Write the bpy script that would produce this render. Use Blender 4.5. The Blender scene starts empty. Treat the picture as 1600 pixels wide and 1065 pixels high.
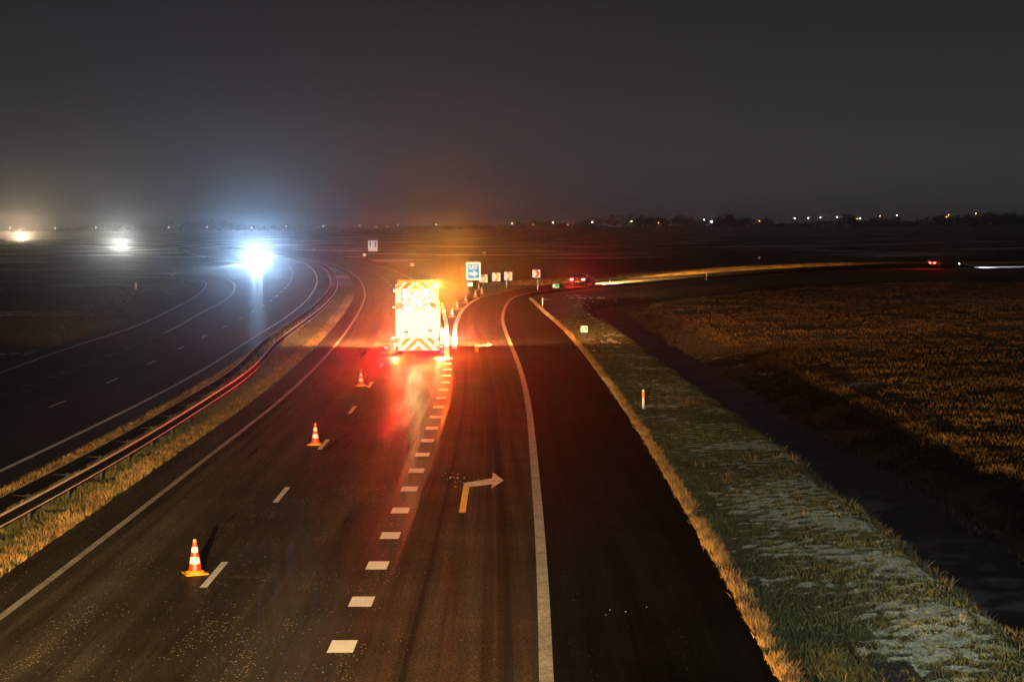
import bpy, bmesh, math, random
import numpy as np
from mathutils import Vector, Matrix, Euler
random.seed(7); rng = np.random.default_rng(7)
R = math.radians
scene = bpy.context.scene
COL = scene.collection

# ------------------------------------------------------------------ camera
CAM_H, F_PX, PITCH, ROLL = 7.5, 2960.0, R(3.553), R(-0.35)
cam_d = bpy.data.cameras.new('camera'); cam = bpy.data.objects.new('camera', cam_d)
COL.objects.link(cam); scene.camera = cam
cam_d.sensor_width = 36.0; cam_d.lens = 36.0*F_PX/1600.0
cam_d.clip_start = 0.1; cam_d.clip_end = 9000
cam.location = (0, 0, CAM_H)
CR = Matrix.Rotation(math.pi/2-PITCH, 3, 'X') @ Matrix.Rotation(ROLL, 3, 'Z')
cam.rotation_euler = CR.to_euler()

# ------------------------------------------------------------------ sky (night, faint town glow in the mist) and a weak moon
world = bpy.data.worlds.new('World'); scene.world = world; world.use_nodes = True
wn = world.node_tree.nodes; wl = world.node_tree.links; wn.clear()
w_out = wn.new('ShaderNodeOutputWorld'); w_bg = wn.new('ShaderNodeBackground')
w_tc = wn.new('ShaderNodeTexCoord'); w_sep = wn.new('ShaderNodeSeparateXYZ'); w_ramp = wn.new('ShaderNodeValToRGB')
w_noise = wn.new('ShaderNodeTexNoise'); w_noise.inputs['Scale'].default_value = 1.6; w_noise.inputs['Detail'].default_value = 3
w_mix = wn.new('ShaderNodeMixRGB'); w_mix.blend_type = 'MULTIPLY'; w_mix.inputs[0].default_value = 0.35
wl.new(w_tc.outputs['Generated'], w_sep.inputs[0]); wl.new(w_sep.outputs['Z'], w_ramp.inputs[0])
wl.new(w_tc.outputs['Generated'], w_noise.inputs['Vector'])
wl.new(w_ramp.outputs[0], w_mix.inputs[1]); wl.new(w_noise.outputs[0], w_mix.inputs[2])
wl.new(w_mix.outputs[0], w_bg.inputs[0]); wl.new(w_bg.outputs[0], w_out.inputs[0])
cr = w_ramp.color_ramp
cr.elements[0].position = 0.0; cr.elements[0].color = (0.044, 0.043, 0.044, 1)
cr.elements[1].position = 1.0; cr.elements[1].color = (0.012, 0.012, 0.014, 1)
for p, c in ((0.035, (0.045, 0.044, 0.045)), (0.08, (0.032, 0.032, 0.034)), (0.13, (0.022, 0.022, 0.024))):
    e = cr.elements.new(p); e.color = (*c, 1)

w_bg.inputs[1].default_value = 0.95
def sun_lamp():
    l = bpy.data.lights.new('moon', 'SUN'); l.energy = 0.07; l.angle = R(10); l.color = (0.86, 0.97, 0.92)
    o = bpy.data.objects.new('moon', l); COL.objects.link(o)
    o.rotation_euler = (R(52), 0, R(-35))
sun_lamp()
vs = scene.view_settings
vs.view_transform = 'Standard'; vs.look = 'None'; vs.exposure = 0; vs.gamma = 1
scene.cycles.use_denoising = True
scene.cycles.max_bounces = 6; scene.cycles.volume_bounces = 0; scene.cycles.diffuse_bounces = 2; scene.cycles.glossy_bounces = 2
scene.cycles.sample_clamp_indirect = 3; scene.cycles.caustics_reflective = False; scene.cycles.caustics_refractive = False
scene.cycles.use_light_tree = True

def spot(name, loc, target, power, color, size=60, blend=0.6, radius=0.1, parent=None, kind='SPOT'):
    l = bpy.data.lights.new(name, kind); l.energy = power; l.color = color; l.shadow_soft_size = radius
    if kind == 'SPOT': l.spot_size = R(size); l.spot_blend = blend
    o = bpy.data.objects.new(name, l); COL.objects.link(o); o.location = loc
    if target is not None:
        o.rotation_euler = (Vector(target)-Vector(loc)).to_track_quat('-Z', 'Y').to_euler()
    if parent: o.parent = parent
    return o
# headlamps of traffic coming from under the bridge, behind the camera, then added fill spots
WARM = (1.0, 0.56, 0.17)
spot('headlamp', (-1.6, -8, .95), (24, 75, -0.3), 230000, WARM, 36, 0.9, 0.15)
spot('headlamp', (-3.4, -8, .95), (-5, 70, 0.0), 72000, WARM, 62, 0.8, 0.15)
spot('headlamp', (-1.6, -8, .95), (9, 70, -0.2), 95000, WARM, 60, 0.8, 0.15)
spot('lane_fill_spot', (-3.0, -6, 6.2), (-5.0, 36, 0), 430000, (1.0, 0.70, 0.32), 26, 1.0, 0.3)  # high spot added to brighten the near lanes and their markings
spot('far_fill_spot', (-2.0, -8, 1.6), (-5.46, 111, 1.6), 340000, (.95, 0.97, 1.0), 2.6, 0.6, 0.1)  # narrow spot added to brighten the truck's rear panel
spot('far_fill_spot', (-2.0, -8, .85), (5.2, 123, 0.8), 420000, (1.0, 0.8, 0.55), 3.2, 0.8, 0.1)  # narrow spot added to brighten the green plate in the verge
# unseen cool spot added to brighten the frosted verge
spot('verge_fill_spot', (9, -8, 9), (7.4, 33, 0), 85000, (0.93, 1.0, 0.80), 17, 1.0, 0.5)

# ------------------------------------------------------------------ pixel of the photo -> point at height z
def G(px, py, z=0.0):
    d = CR @ Vector(((px-800.0)/F_PX, -(py-532.5)/F_PX, -1.0))
    t = (z-CAM_H)/d.z
    return Vector((d.x*t, d.y*t, z))
def at_depth(px, py, Y):
    d = CR @ Vector(((px-800.0)/F_PX, -(py-532.5)/F_PX, -1.0))
    t = Y/d.y
    return Vector((d.x*t, Y, CAM_H+d.z*t))

# ------------------------------------------------------------------ tagging
def tag(o, label=None, cat=None, group=None, kind=None):
    if label: o['label'] = label
    if cat: o['category'] = cat
    if group: o['group'] = group
    if kind: o['kind'] = kind
    return o
def empty(name, loc, rz=0.0, label=None, cat=None, group=None):
    o = bpy.data.objects.new(name, None); COL.objects.link(o); o.empty_display_size = .2
    o.location = loc; o.rotation_euler = (0, 0, rz)
    return tag(o, label, cat, group)
def copy_tree(o, parent=None):
    c = o.copy(); COL.objects.link(c); c.parent = parent
    for ch in list(o.children): copy_tree(ch, c)
    return c

# ------------------------------------------------------------------ materials
def mat(name, base=(0.5, 0.5, 0.5), rough=0.6, metal=0.0, emit=None, estr=0.0, noise=None, bump=None, coat=0.0, alpha=None):
    m = bpy.data.materials.new(name); m.use_nodes = True
    nt = m.node_tree; b = nt.nodes['Principled BSDF']
    b.inputs['Base Color'].default_value = (*base, 1); b.inputs['Roughness'].default_value = rough
    b.inputs['Metallic'].default_value = metal
    if 'sheeting' in name or 'panel' in name: b.inputs['Specular IOR Level'].default_value = .08
    b.inputs['Coat Weight'].default_value = coat
    if emit: b.inputs['Emission Color'].default_value = (*emit, 1); b.inputs['Emission Strength'].default_value = estr
    if noise:                      # (scale, amount): dirt and wear that varies the base colour
        tc = nt.nodes.new('ShaderNodeTexCoord'); n = nt.nodes.new('ShaderNodeTexNoise'); n.inputs['Scale'].default_value = noise[0]
        n.inputs['Detail'].default_value = 6; n.inputs['Roughness'].default_value = .65
        r = nt.nodes.new('ShaderNodeMapRange'); r.inputs[1].default_value = .3; r.inputs[2].default_value = .7
        r.inputs[3].default_value = 1-noise[1]; r.inputs[4].default_value = 1
        mx = nt.nodes.new('ShaderNodeMixRGB'); mx.blend_type = 'MULTIPLY'; mx.inputs[0].default_value = 1
        mx.inputs[1].default_value = (*base, 1)
        nt.links.new(tc.outputs['Object'], n.inputs['Vector']); nt.links.new(n.outputs[0], r.inputs[0])
        nt.links.new(r.outputs[0], mx.inputs[2]); nt.links.new(mx.outputs[0], b.inputs['Base Color'])
    return m

class NT:
    """tiny node-building helper"""
    def __init__(s, m): s.m = m; s.nt = m.node_tree; s.n = s.nt.nodes; s.b = s.n['Principled BSDF']
    def link(s, a, b): s.nt.links.new(a, b)
    def noise(s, vec, scale, detail=5, rough=.6, dim=None):
        n = s.n.new('ShaderNodeTexNoise'); n.inputs['Scale'].default_value = scale; n.inputs['Detail'].default_value = detail
        n.inputs['Roughness'].default_value = rough
        if vec is not None: s.link(vec, n.inputs['Vector'])
        return n.outputs[0]
    def vor(s, vec, scale, feature='F1'):
        n = s.n.new('ShaderNodeTexVoronoi'); n.feature = feature; n.inputs['Scale'].default_value = scale; s.link(vec, n.inputs['Vector'])
        return n
    def rng(s, v, a, b, c, d, smooth=False):
        n = s.n.new('ShaderNodeMapRange'); s.link(v, n.inputs[0])
        if smooth: n.interpolation_type = 'SMOOTHSTEP'
        for i, x in enumerate((a, b, c, d)): n.inputs[i+1].default_value = x
        return n.outputs[0]
    def math(s, op, a, b=None, clamp=False):
        n = s.n.new('ShaderNodeMath'); n.operation = op; n.use_clamp = clamp
        for i, x in enumerate((a, b)):
            if x is None: continue
            if isinstance(x, (int, float)): n.inputs[i].default_value = x
            else: s.link(x, n.inputs[i])
        return n.outputs[0]
    def mix(s, f, a, b, mode='MIX'):
        n = s.n.new('ShaderNodeMixRGB'); n.blend_type = mode
        for i, x in enumerate((f, a, b)):
            if isinstance(x, (int, float)): n.inputs[i].default_value = x
            elif isinstance(x, tuple): n.inputs[i].default_value = (*x, 1)
            else: s.link(x, n.inputs[i])
        return n.outputs[0]
    def mapping(s, vec, scale):
        n = s.n.new('ShaderNodeMapping'); n.inputs['Scale'].default_value = scale; s.link(vec, n.inputs['Vector']); return n.outputs[0]
    def attr(s, name):
        n = s.n.new('ShaderNodeAttribute'); n.attribute_name = name; return n
    def bump(s, h, dist, strength=1.0):
        n = s.n.new('ShaderNodeBump'); n.inputs['Distance'].default_value = dist; n.inputs['Strength'].default_value = strength
        s.link(h, n.inputs['Height']); s.link(n.outputs[0], s.b.inputs['Normal'])

def asphalt(name, base, stone, rough, sparkle=0.5, tracks=None, bumpd=0.006, wet=0.0, spec=.3, dd=5):
    """tracks: list of (centre in metres across, half width, factor) for polished or dusty wheel tracks"""
    m = mat(name, base, rough); t = NT(m); t.b.inputs['Specular IOR Level'].default_value = spec
    tc = t.n.new('ShaderNodeTexCoord').outputs['Object']; uv = t.n.new('ShaderNodeUVMap'); uv.uv_map = 'UVMap'; uv = uv.outputs[0]
    grain = t.noise(tc, 19, 4, .8)
    v = t.vor(tc, 24)
    big = t.noise(tc, .35, 4, .6)
    streak = t.noise(t.mapping(uv, (2.2, .035, 1)), 1.0, 5, .6)
    fine = t.noise(t.mapping(uv, (7.0, .09, 1)), 1.0, 4, .6)
    c = t.mix(t.rng(grain, .40, .66, 0, 1), tuple(x*.35 for x in base), tuple(x*2.7 for x in base))
    k = t.math('MULTIPLY', t.rng(big, .3, .7, .7, 1.25), t.rng(streak, .3, .7, .6, 1.35))
    k = t.math('MULTIPLY', k, t.rng(fine, .3, .7, .8, 1.2))
    # transverse joints and patches
    sepu = t.n.new('ShaderNodeSeparateXYZ'); t.link(uv, sepu.inputs[0])
    if tracks:
        for c0, hw, f in tracks:
            d = t.math('ABSOLUTE', t.math('SUBTRACT', sepu.outputs[0], c0))
            k = t.math('MULTIPLY', k, t.rng(d, hw, hw*2.0, f, 1.0, True))
    c = t.mix(1.0, c, k, 'MULTIPLY')
    # pale stones in the surface; the sparkle of chips is painted as pale colour
    dist = v.outputs['Distance']; rnd = v.outputs['Color']
    sep = t.n.new('ShaderNodeSeparateColor'); t.link(rnd, sep.inputs[0])
    clump = t.rng(t.noise(t.mapping(uv, (1, .25, 1)), .9, 4, .7), .50, .72, 0, 1)
    chip = t.math('MULTIPLY', t.math('LESS_THAN', dist, .33), t.math('GREATER_THAN', t.math('ADD', sep.outputs[0], t.math('MULTIPLY', clump, .10*sparkle)), 1.0-.004*sparkle))
    chip2 = t.math('MULTIPLY', t.math('LESS_THAN', dist, .42), t.math('GREATER_THAN', sep.outputs[1], .86))
    c = t.mix(t.math('MULTIPLY', chip2, .5*min(1, sparkle)), c, tuple(x*2.6 for x in base))
    c = t.mix(chip, c, stone)
    rr = t.rng(t.noise(t.mapping(uv, (1.3, .06, 1)), 1.0, dd, .6), .3, .7, rough-(.14+wet if dd > 1 else .01), rough+(.12 if dd > 1 else .01))
    h = t.math('ADD', t.math('MULTIPLY', grain, .6), t.math('MULTIPLY', dist, .8))
    bn = t.n.new('ShaderNodeBump'); bn.inputs['Distance'].default_value = bumpd; bn.inputs['Strength'].default_value = .8 if bumpd > .001 else 0.0; t.link(h, bn.inputs['Height'])
    # porous asphalt: mostly matt, with a thin damp film that shines a little
    df = t.n.new('ShaderNodeBsdfDiffuse'); gl = t.n.new('ShaderNodeBsdfAnisotropic'); mx = t.n.new('ShaderNodeMixShader')
    t.link(c, df.inputs['Color']); t.link(bn.outputs[0], df.inputs['Normal']); t.link(bn.outputs[0], gl.inputs['Normal']); t.link(rr, gl.inputs['Roughness'])
    damp = t.rng(t.noise(t.mapping(uv, (.5, .03, 1)), 1.0, dd, .6), .35, .65, spec*(.55 if dd > 1 else .95), spec*(1.3 if dd > 1 else 1.1))
    t.link(damp, mx.inputs[0]); t.link(df.outputs[0], mx.inputs[1]); t.link(gl.outputs[0], mx.inputs[2])
    t.n.remove(t.b); t.link(mx.outputs[0], t.n['Material Output'].inputs['Surface'])
    return m
M = {}
M['asphalt_main'] = asphalt('asphalt_main', (.024, .0185, .012), (.6, .5, .36), .42, 2.2, [(1.7, .10, 2.0), (2.4, .30, 1.7), (3.6, .12, 1.5), (6.2, .35, 1.2)], wet=.05, spec=.06)
M['asphalt_exit'] = asphalt('asphalt_exit', (.040, .027, .017), (.4, .35, .3), .50, .25, [(1.05, .05, .45), (2.9, .10, .7), (2.0, .5, 1.2), (3.35, .12, .5)], spec=.02)
M['asphalt_shoulder'] = asphalt('asphalt_shoulder', (.0075, .0068, .0062), (.25, .22, .2), .62, .25, spec=.006)
M['asphalt_left'] = asphalt('asphalt_left', (.009, .009, .010), (.12, .12, .12), .30, .1, bumpd=.0004, wet=.02, spec=.16, dd=1)

def paint(name, base, wear=.25, rough=.6):
    m = mat(name, base, rough); t = NT(m); tc = t.n.new('ShaderNodeTexCoord').outputs['Object']
    n1 = t.noise(tc, 14, 6, .75); n2 = t.noise(tc, 1.2, 4, .6); n3 = t.noise(t.mapping(tc, (1, .18, 1)), 30, 3, .7)
    k = t.math('MULTIPLY', t.rng(n2, .3, .7, 1-wear, 1.0), t.rng(n3, .3, .6, 1-wear, 1.0))
    c = t.mix(1.0, base, k, 'MULTIPLY')
    c = t.mix(t.rng(n1, .60-wear*.15, .68, 0, min(1, wear*2.2)), c, tuple(x*.12 for x in base))
    t.link(c, t.b.inputs['Base Color']); t.bump(n1, .004, .6); return m
M['paint_fresh'] = paint('paint_fresh', (.86, .82, .76), .12)
M['paint_worn'] = paint('paint_worn', (.52, .47, .40), .5)
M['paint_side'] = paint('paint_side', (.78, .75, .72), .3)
M['paint_yellow'] = paint('paint_yellow', (.95, .56, .05), .15)

def ground_mat():
    m = mat('ground_soil_grass_frost', (.05, .05, .03), .9); t = NT(m); tc = t.n.new('ShaderNodeTexCoord').outputs['Object']
    dry = t.attr('dry').outputs['Fac']; fr = t.attr('frost').outputs['Fac']
    n1 = t.noise(tc, .12, 6, .6); n2 = t.noise(tc, 2.5, 6, .7); n3 = t.noise(tc, 11, 4, .7); nw = t.noise(t.mapping(tc, (.16, .35, 1)), .5, 6, .65)
    green = t.mix(t.rng(n2, .35, .65, 0, 1), (.018, .024, .008), (.05, .058, .018))
    brown = t.mix(t.rng(n2, .35, .65, 0, 1), (.045, .024, .010), (.13, .075, .030))
    f = t.math('ADD', dry, t.rng(nw, .35, .65, -.45, .45), True)
    c = t.mix(f, green, brown)
    c = t.mix(1.0, c, t.rng(n1, .3, .7, .6, 1.3), 'MULTIPLY')
    # thin snow lying in patches between the tussocks
    nf = t.noise(t.mapping(tc, (1.0, .8, 1)), 2.1, 7, .68); nb = t.noise(tc, .33, 3, .5)
    nw2 = t.rng(t.noise(t.mapping(tc, (.028, .034, 1)), 1.0, 6, .65), .35, .65, -.75, .25)
    fr = t.math('ADD', fr, t.math('MULTIPLY', nw2, t.math('MAXIMUM', fr, 0.0)))
    lev = t.math('ADD', t.math('MULTIPLY', fr, .42), t.math('MULTIPLY', nb, .5))
    s = t.math('ADD', t.math('ADD', nf, t.math('MULTIPLY', n3, .22)), lev)
    s = t.rng(s, 1.34, 1.40, 0, 1)
    sa = t.attr('snow').outputs['Fac']; sa = t.math('ADD', sa, t.math('MULTIPLY', t.math('SUBTRACT', t.noise(tc, 13, 5, .8), .5), 1.0))
    s = t.math('MAXIMUM', s, t.rng(sa, -.02, .08, 0, 1))
    c = t.mix(s, c, t.mix(t.rng(n3, .35, .6, 0, 1), (.25, .27, .22), (.74, .77, .70)))
    t.link(c, t.b.inputs['Base Color'])
    t.bump(t.math('ADD', n2, t.math('MULTIPLY', n3, .45)), .16, .8)
    return m
M['ground'] = ground_mat()
def blade_mat(name, c0, c1):
    m = mat(name, c0, .75); t = NT(m); r = t.attr('rnd').outputs['Fac']; tc = t.n.new('ShaderNodeTexCoord').outputs['Object']
    k = t.math('MULTIPLY', t.math('ADD', t.math('MULTIPLY', r, .6), .4), t.math('ADD', t.math('MULTIPLY', t.rng(t.noise(tc, 1.1, 3), .35, .65, 0, 1), .5), t.math('MULTIPLY', t.rng(t.noise(t.mapping(tc, (1, .5, 1)), .13, 3), .38, .62, 0, 1), .5)), True)
    t.link(t.mix(k, c0, c1), t.b.inputs['Base Color']); return m
M['blade_dry'] = blade_mat('blade_dry', (.05, .026, .007), (.50, .27, .075))
M['blade_green'] = blade_mat('blade_green', (.004, .007, .002), (.095, .10, .024))
M['blade_median'] = blade_mat('blade_median', (.010, .013, .002), (.145, .11, .015))
M['blade_frost'] = blade_mat('blade_frost', (.05, .07, .035), (.46, .50, .42))
M['blade_bank'] = blade_mat('blade_bank', (.012, .012, .006), (.06, .045, .02))
M['blade_field'] = blade_mat('blade_field', (.03, .024, .008), (.36, .19, .05))
M['ice'] = mat('ice_water', (.014, .014, .015), .5)
_t = NT(M['ice']); _tc = _t.n.new('ShaderNodeTexCoord').outputs['Object']
_t.link(_t.mix(_t.rng(_t.noise(_tc, .35, 6, .7), .50, .62, 0, 1), (.008, .008, .009), (.075, .075, .08)), _t.b.inputs['Base Color'])
_t.link(_t.rng(_t.noise(_tc, .35, 6, .7), .50, .62, .45, .7), _t.b.inputs['Roughness'])
M['steel'] = mat('shaded_rail_steel', (.018, .016, .015), .7, .0, noise=(3, .35)); M['steel'].node_tree.nodes['Principled BSDF'].inputs['Specular IOR Level'].default_value = .0  # beam face coloured dark, its shade put into the base colour
M['steel_highlight'] = mat('painted_rail_highlight', (.62, .52, .46), .6, .0, noise=(2, .3))  # light catching the rail edges, painted as a paler steel
M['steel_dull'] = mat('dull_steel', (.035, .033, .03), .65, .2, noise=(5, .4))
M['white'] = mat('white_sheeting', (.78, .78, .76), .45, noise=(6, .12))
M['white_panel'] = mat('white_truck_panel', (.82, .81, .78), .4, noise=(2, .06))
M['black'] = mat('black_rubber', (.012, .012, .012), .7)
M['dark'] = mat('dark_metal', (.035, .035, .038), .5)
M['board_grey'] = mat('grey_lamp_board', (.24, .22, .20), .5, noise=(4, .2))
M['orange'] = mat('orange_sheeting', (.80, .22, .015), .4)
M['amber_paint'] = mat('amber_yellow_paint', (.85, .42, .01), .35, coat=.4, noise=(2, .15))
M['red'] = mat('red_sheeting', (.62, .012, .008), .4)
M['cone_red'] = mat('cone_red', (.55, .022, .006), .5, noise=(9, .3))
M['cone_yellow'] = mat('cone_yellow', (.60, .22, .006), .5, noise=(9, .2))
M['cone_white'] = mat('cone_white', (.55, .53, .50), .4, noise=(14, .25))
M['blue'] = mat('blue_sheeting', (.008, .27, .62), .7)
M['green'] = mat('green_sheeting', (.03, .34, .24), .4)
M['yellow_sheet'] = mat('yellow_sheeting', (.75, .42, .05), .4)
M['glass'] = mat('dark_glass', (.01, .012, .015), .06, coat=.5)
M['lamp_white'] = mat('lamp_white_lit', (.8, .8, .8), .3, emit=(1.0, .93, .78), estr=26)
M['lamp_arrow'] = mat('lamp_arrow_lit', (.8, .8, .8), .3, emit=(1.0, .92, .70), estr=4)
M['lamp_amber'] = mat('lamp_amber_lit', (.8, .4, .02), .3, emit=(1.0, .50, .02), estr=14)
M['lamp_red'] = mat('lamp_red_lit', (.6, .01, .01), .3, emit=(1.0, .03, .015), estr=22)
M['beacon'] = mat('beacon_lit', (.8, .4, .02), .3, emit=(1.0, .55, .06), estr=400)
M['head_cool'] = mat('headlight_cool_lit', (.8, .8, .8), .2, emit=(.80, .92, 1.0), estr=2500)
M['head_warm'] = mat('headlight_warm_lit', (.8, .8, .8), .2, emit=(1.0, .78, .50), estr=900)
M['street_white'] = mat('street_lamp_white_lit', (.8, .8, .8), .3, emit=(1.0, .93, .72), estr=38)
M['street_orange'] = mat('street_lamp_orange_lit', (.8, .8, .8), .3, emit=(1.0, .42, .08), estr=24)
M['car_dark'] = mat('car_paint_dark', (.02, .022, .027), .3, .3, coat=.8)
M['car_silver'] = mat('car_paint_silver', (.35, .35, .36), .32, .5, coat=.7)
M['bark'] = mat('bark', (.05, .04, .03), .9)
M['leaf'] = mat('dark_foliage', (.035, .045, .03), .9)
M['brick'] = mat('brick_wall', (.16, .08, .05), .85, noise=(2, .4))
M['roof'] = mat('roof_tiles', (.05, .035, .03), .8, noise=(1, .4))
M['window_lit'] = mat('window_lit', (.5, .4, .2), .4, emit=(1.0, .50, .14), estr=3.0)
M['concrete'] = mat('concrete', (.13, .13, .125), .85, noise=(4, .4))

# ------------------------------------------------------------------ mesh builder
class MB:
    def __init__(s): s.v = []; s.f = []; s.mi = []; s.cur = 0; s.sm = []
    def face(s, idx, smooth=False): s.f.append(tuple(idx)); s.mi.append(s.cur); s.sm.append(smooth)
    def box(s, x0, x1, y0, y1, z0, z1, bev=0.0):
        if bev > 0:
            bm = bmesh.new(); bmesh.ops.create_cube(bm, size=1)
            for v in bm.verts: v.co = Vector(((x0+x1)/2+v.co.x*(x1-x0), (y0+y1)/2+v.co.y*(y1-y0), (z0+z1)/2+v.co.z*(z1-z0)))
            bmesh.ops.bevel(bm, geom=bm.edges[:], offset=bev, segments=2, affect='EDGES', profile=.6)
            s.bm(bm); return s
        b = len(s.v); s.v += [(x, y, z) for z in (z0, z1) for y in (y0, y1) for x in (x0, x1)]
        for q in ((0, 2, 3, 1), (4, 5, 7, 6), (0, 1, 5, 4), (2, 6, 7, 3), (0, 4, 6, 2), (1, 3, 7, 5)): s.face([b+i for i in q])
        return s
    def bm(s, bm, smooth=False):
        b = len(s.v); bm.verts.ensure_lookup_table(); bm.verts.index_update()
        s.v += [tuple(v.co) for v in bm.verts]
        for f in bm.faces: s.face([b+v.index for v in f.verts], smooth)
        bm.free()
    def tube(s, p0, p1, r0, r1=None, n=10, caps=True, smooth=True):
        r1 = r0 if r1 is None else r1; p0 = Vector(p0); p1 = Vector(p1); a = (p1-p0).normalized()
        u = a.orthogonal().normalized(); w = a.cross(u); b = len(s.v)
        for p, r in ((p0, r0), (p1, r1)):
            for k in range(n):
                t = 2*math.pi*k/n; s.v.append(tuple(p+u*(r*math.cos(t))+w*(r*math.sin(t))))
        for k in range(n): s.face((b+k, b+(k+1) % n, b+n+(k+1) % n, b+n+k), smooth)
        if caps: s.face([b+k for k in reversed(range(n))]); s.face([b+n+k for k in range(n)])
        return s
    def lathe(s, prof, n=24, c=(0, 0, 0), smooth=True):
        b = len(s.v)
        for r, z in prof:
            for k in range(n):
                t = 2*math.pi*k/n; s.v.append((c[0]+r*math.cos(t), c[1]+r*math.sin(t), c[2]+z))
        for i in range(len(prof)-1):
            for k in range(n): s.face((b+i*n+k, b+i*n+(k+1) % n, b+(i+1)*n+(k+1) % n, b+(i+1)*n+k), smooth)
        return s
    def ball(s, c, r, n=10, sz=1.0, sy=1.0):
        bm = bmesh.new(); bmesh.ops.create_uvsphere(bm, u_segments=n, v_segments=max(5, n//2), radius=r)
        for v in bm.verts: v.co = Vector((v.co.x+c[0], v.co.y*sy+c[1], v.co.z*sz+c[2]))
        s.bm(bm, True); return s
    def poly(s, pts):
        b = len(s.v); s.v += [tuple(p) for p in pts]; s.face(range(b, b+len(pts))); return s
    def prism_y(s, xz, y0, y1):
        """outline in the xz plane, given thickness along y"""
        n = len(xz); b = len(s.v)
        s.v += [(x, y0, z) for x, z in xz]+[(x, y1, z) for x, z in xz]
        s.face(range(b, b+n)); s.face([b+n+i for i in reversed(range(n))])
        for i in range(n): s.face((b+i, b+n+i, b+n+(i+1) % n, b+(i+1) % n))
        return s
    def build(s, name, mats, parent=None):
        me = bpy.data.meshes.new(name); me.from_pydata(s.v, [], s.f)
        mats = mats if isinstance(mats, (list, tuple)) else [mats]
        for m in mats: me.materials.append(m)
        me.polygons.foreach_set('material_index', s.mi); me.polygons.foreach_set('use_smooth', s.sm); me.update()
        o = bpy.data.objects.new(name, me); COL.objects.link(o)
        if parent: o.parent = parent
        return o

def disc_y(mb, x, z, y, r, n=20, th=.03):          # a round lamp facing -y
    mb.tube((x, y, z), (x, y-th, z), r, r*.82, n)

# ------------------------------------------------------------------ curves of the roads, on the ground
def curve(pts, step=2.0):
    P = [Vector((p[0], p[1])) for p in pts]
    T = []
    for i in range(len(P)):
        if i == 0: T.append((P[1]-P[0]).normalized())
        elif i == len(P)-1: T.append((P[-1]-P[-2]).normalized())
        else:
            a = P[i]-P[i-1]; b = P[i+1]-P[i]
            T.append(((a/a.length)*b.length+(b/b.length)*a.length).normalized())
    out = [P[0]]
    for i in range(len(P)-1):
        L = (P[i+1]-P[i]).length; n = max(2, int(L/step))
        for k in range(1, n+1):
            t = k/n; h1 = 2*t**3-3*t*t+1; h2 = t**3-2*t*t+t; h3 = -2*t**3+3*t*t; h4 = t**3-t*t
            out.append(P[i]*h1+T[i]*L*h2+P[i+1]*h3+T[i+1]*L*h4)
    return out
def tr(pix, pre=None, post=None, step=2.0, z=0.0):
    pts = [(G(x, y, z).x, G(x, y, z).y) for x, y in pix]
    a, b = Vector(pts[0]), Vector(pts[1]); d = (a-b).normalized(); k = (a.y+30)/max(.2, -d.y)
    if pre is not False: pts = [tuple(a+d*k)]+pts
    if post: pts = pts+post
    return curve(pts, step)
def offset(line, d):                               # + is to the right of the running direction
    out = []
    for i, p in enumerate(line):
        a = line[max(0, i-1)]; b = line[min(len(line)-1, i+1)]; t = (b-a).normalized()
        out.append(p+Vector((t.y, -t.x))*d)
    return out
def smooth(line, k=3, it=2):
    for _ in range(it):
        n = [line[0]]
        for i in range(1, len(line)-1):
            a = line[max(0, i-k):i+k+1]; s = Vector((0, 0))
            for q in a: s += q
            kk = min(i, len(line)-1-i, k); a = line[i-kk:i+kk+1]; s = Vector((0, 0))
            for q in a: s += q
            n.append(s/len(a))
        n.append(line[-1]); line = n
    return line
def arclen(line):
    s = [0.0]
    for a, b in zip(line, line[1:]): s.append(s[-1]+(b-a).length)
    return s
def resample(line, n):
    s = np.array(arclen(line)); u = np.linspace(0, s[-1], n); xs = np.interp(u, s, [p.x for p in line]); ys = np.interp(u, s, [p.y for p in line])
    return [Vector((x, y)) for x, y in zip(xs, ys)]
def at_s(line, S, s):
    x = float(np.interp(s, S, [p.x for p in line])); y = float(np.interp(s, S, [p.y for p in line])); return Vector((x, y))

L0 = smooth(tr([(0, 965), (185, 825), (300, 732), (400, 657), (525, 539), (550, 505), (563, 483), (570.5, 462), (568, 449), (559.6, 434), (546.5, 424.5), (520, 413), (500, 407)],
        post=[(-58, 480), (-82, 590), (-140, 735), (-250, 1010), (-470, 1400)]), 3, 3)
LANE = offset(L0, 3.42)
BLOCK = tr([(535, 1010), (566, 938), (591, 881), (611, 834), (627, 794), (641, 761), (652, 732), (661, 707), (669, 685), (676, 665), (682, 647), (690.5, 619), (696, 595), (699.5, 575), (701, 552)], step=1.0)
EXIT_L = smooth(tr([(535, 1010), (566, 938), (611, 834), (652, 732), (676, 665), (690.5, 619), (699.5, 575), (706, 545), (708, 510), (712, 498), (720, 484), (731, 474), (745, 466), (775, 458), (800, 452.5), (840, 447), (900, 441.5), (1000, 434.5), (1100, 427.5), (1200, 420.5), (1300, 415.5), (1450, 411.5), (1600, 412)],
             post=[(125, 300), (170, 270)]), 2, 2)
MAIN_R = offset(L0, 7.1)
EDGE_R = smooth(tr([(854, 1065), (851, 960), (845, 850), (836, 740), (828, 650), (819, 599), (809, 565), (799, 541), (788, 512.6), (785, 497.6), (788, 482.6), (794.7, 471), (804, 463.5), (823, 458.3), (845, 454.6), (870, 451.5), (910, 447.5), (1000, 439), (1100, 431.5), (1200, 424.5), (1300, 419), (1450, 415.5), (1600, 416)],
             post=[(123, 288), (168, 260)]), 2, 2)
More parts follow.
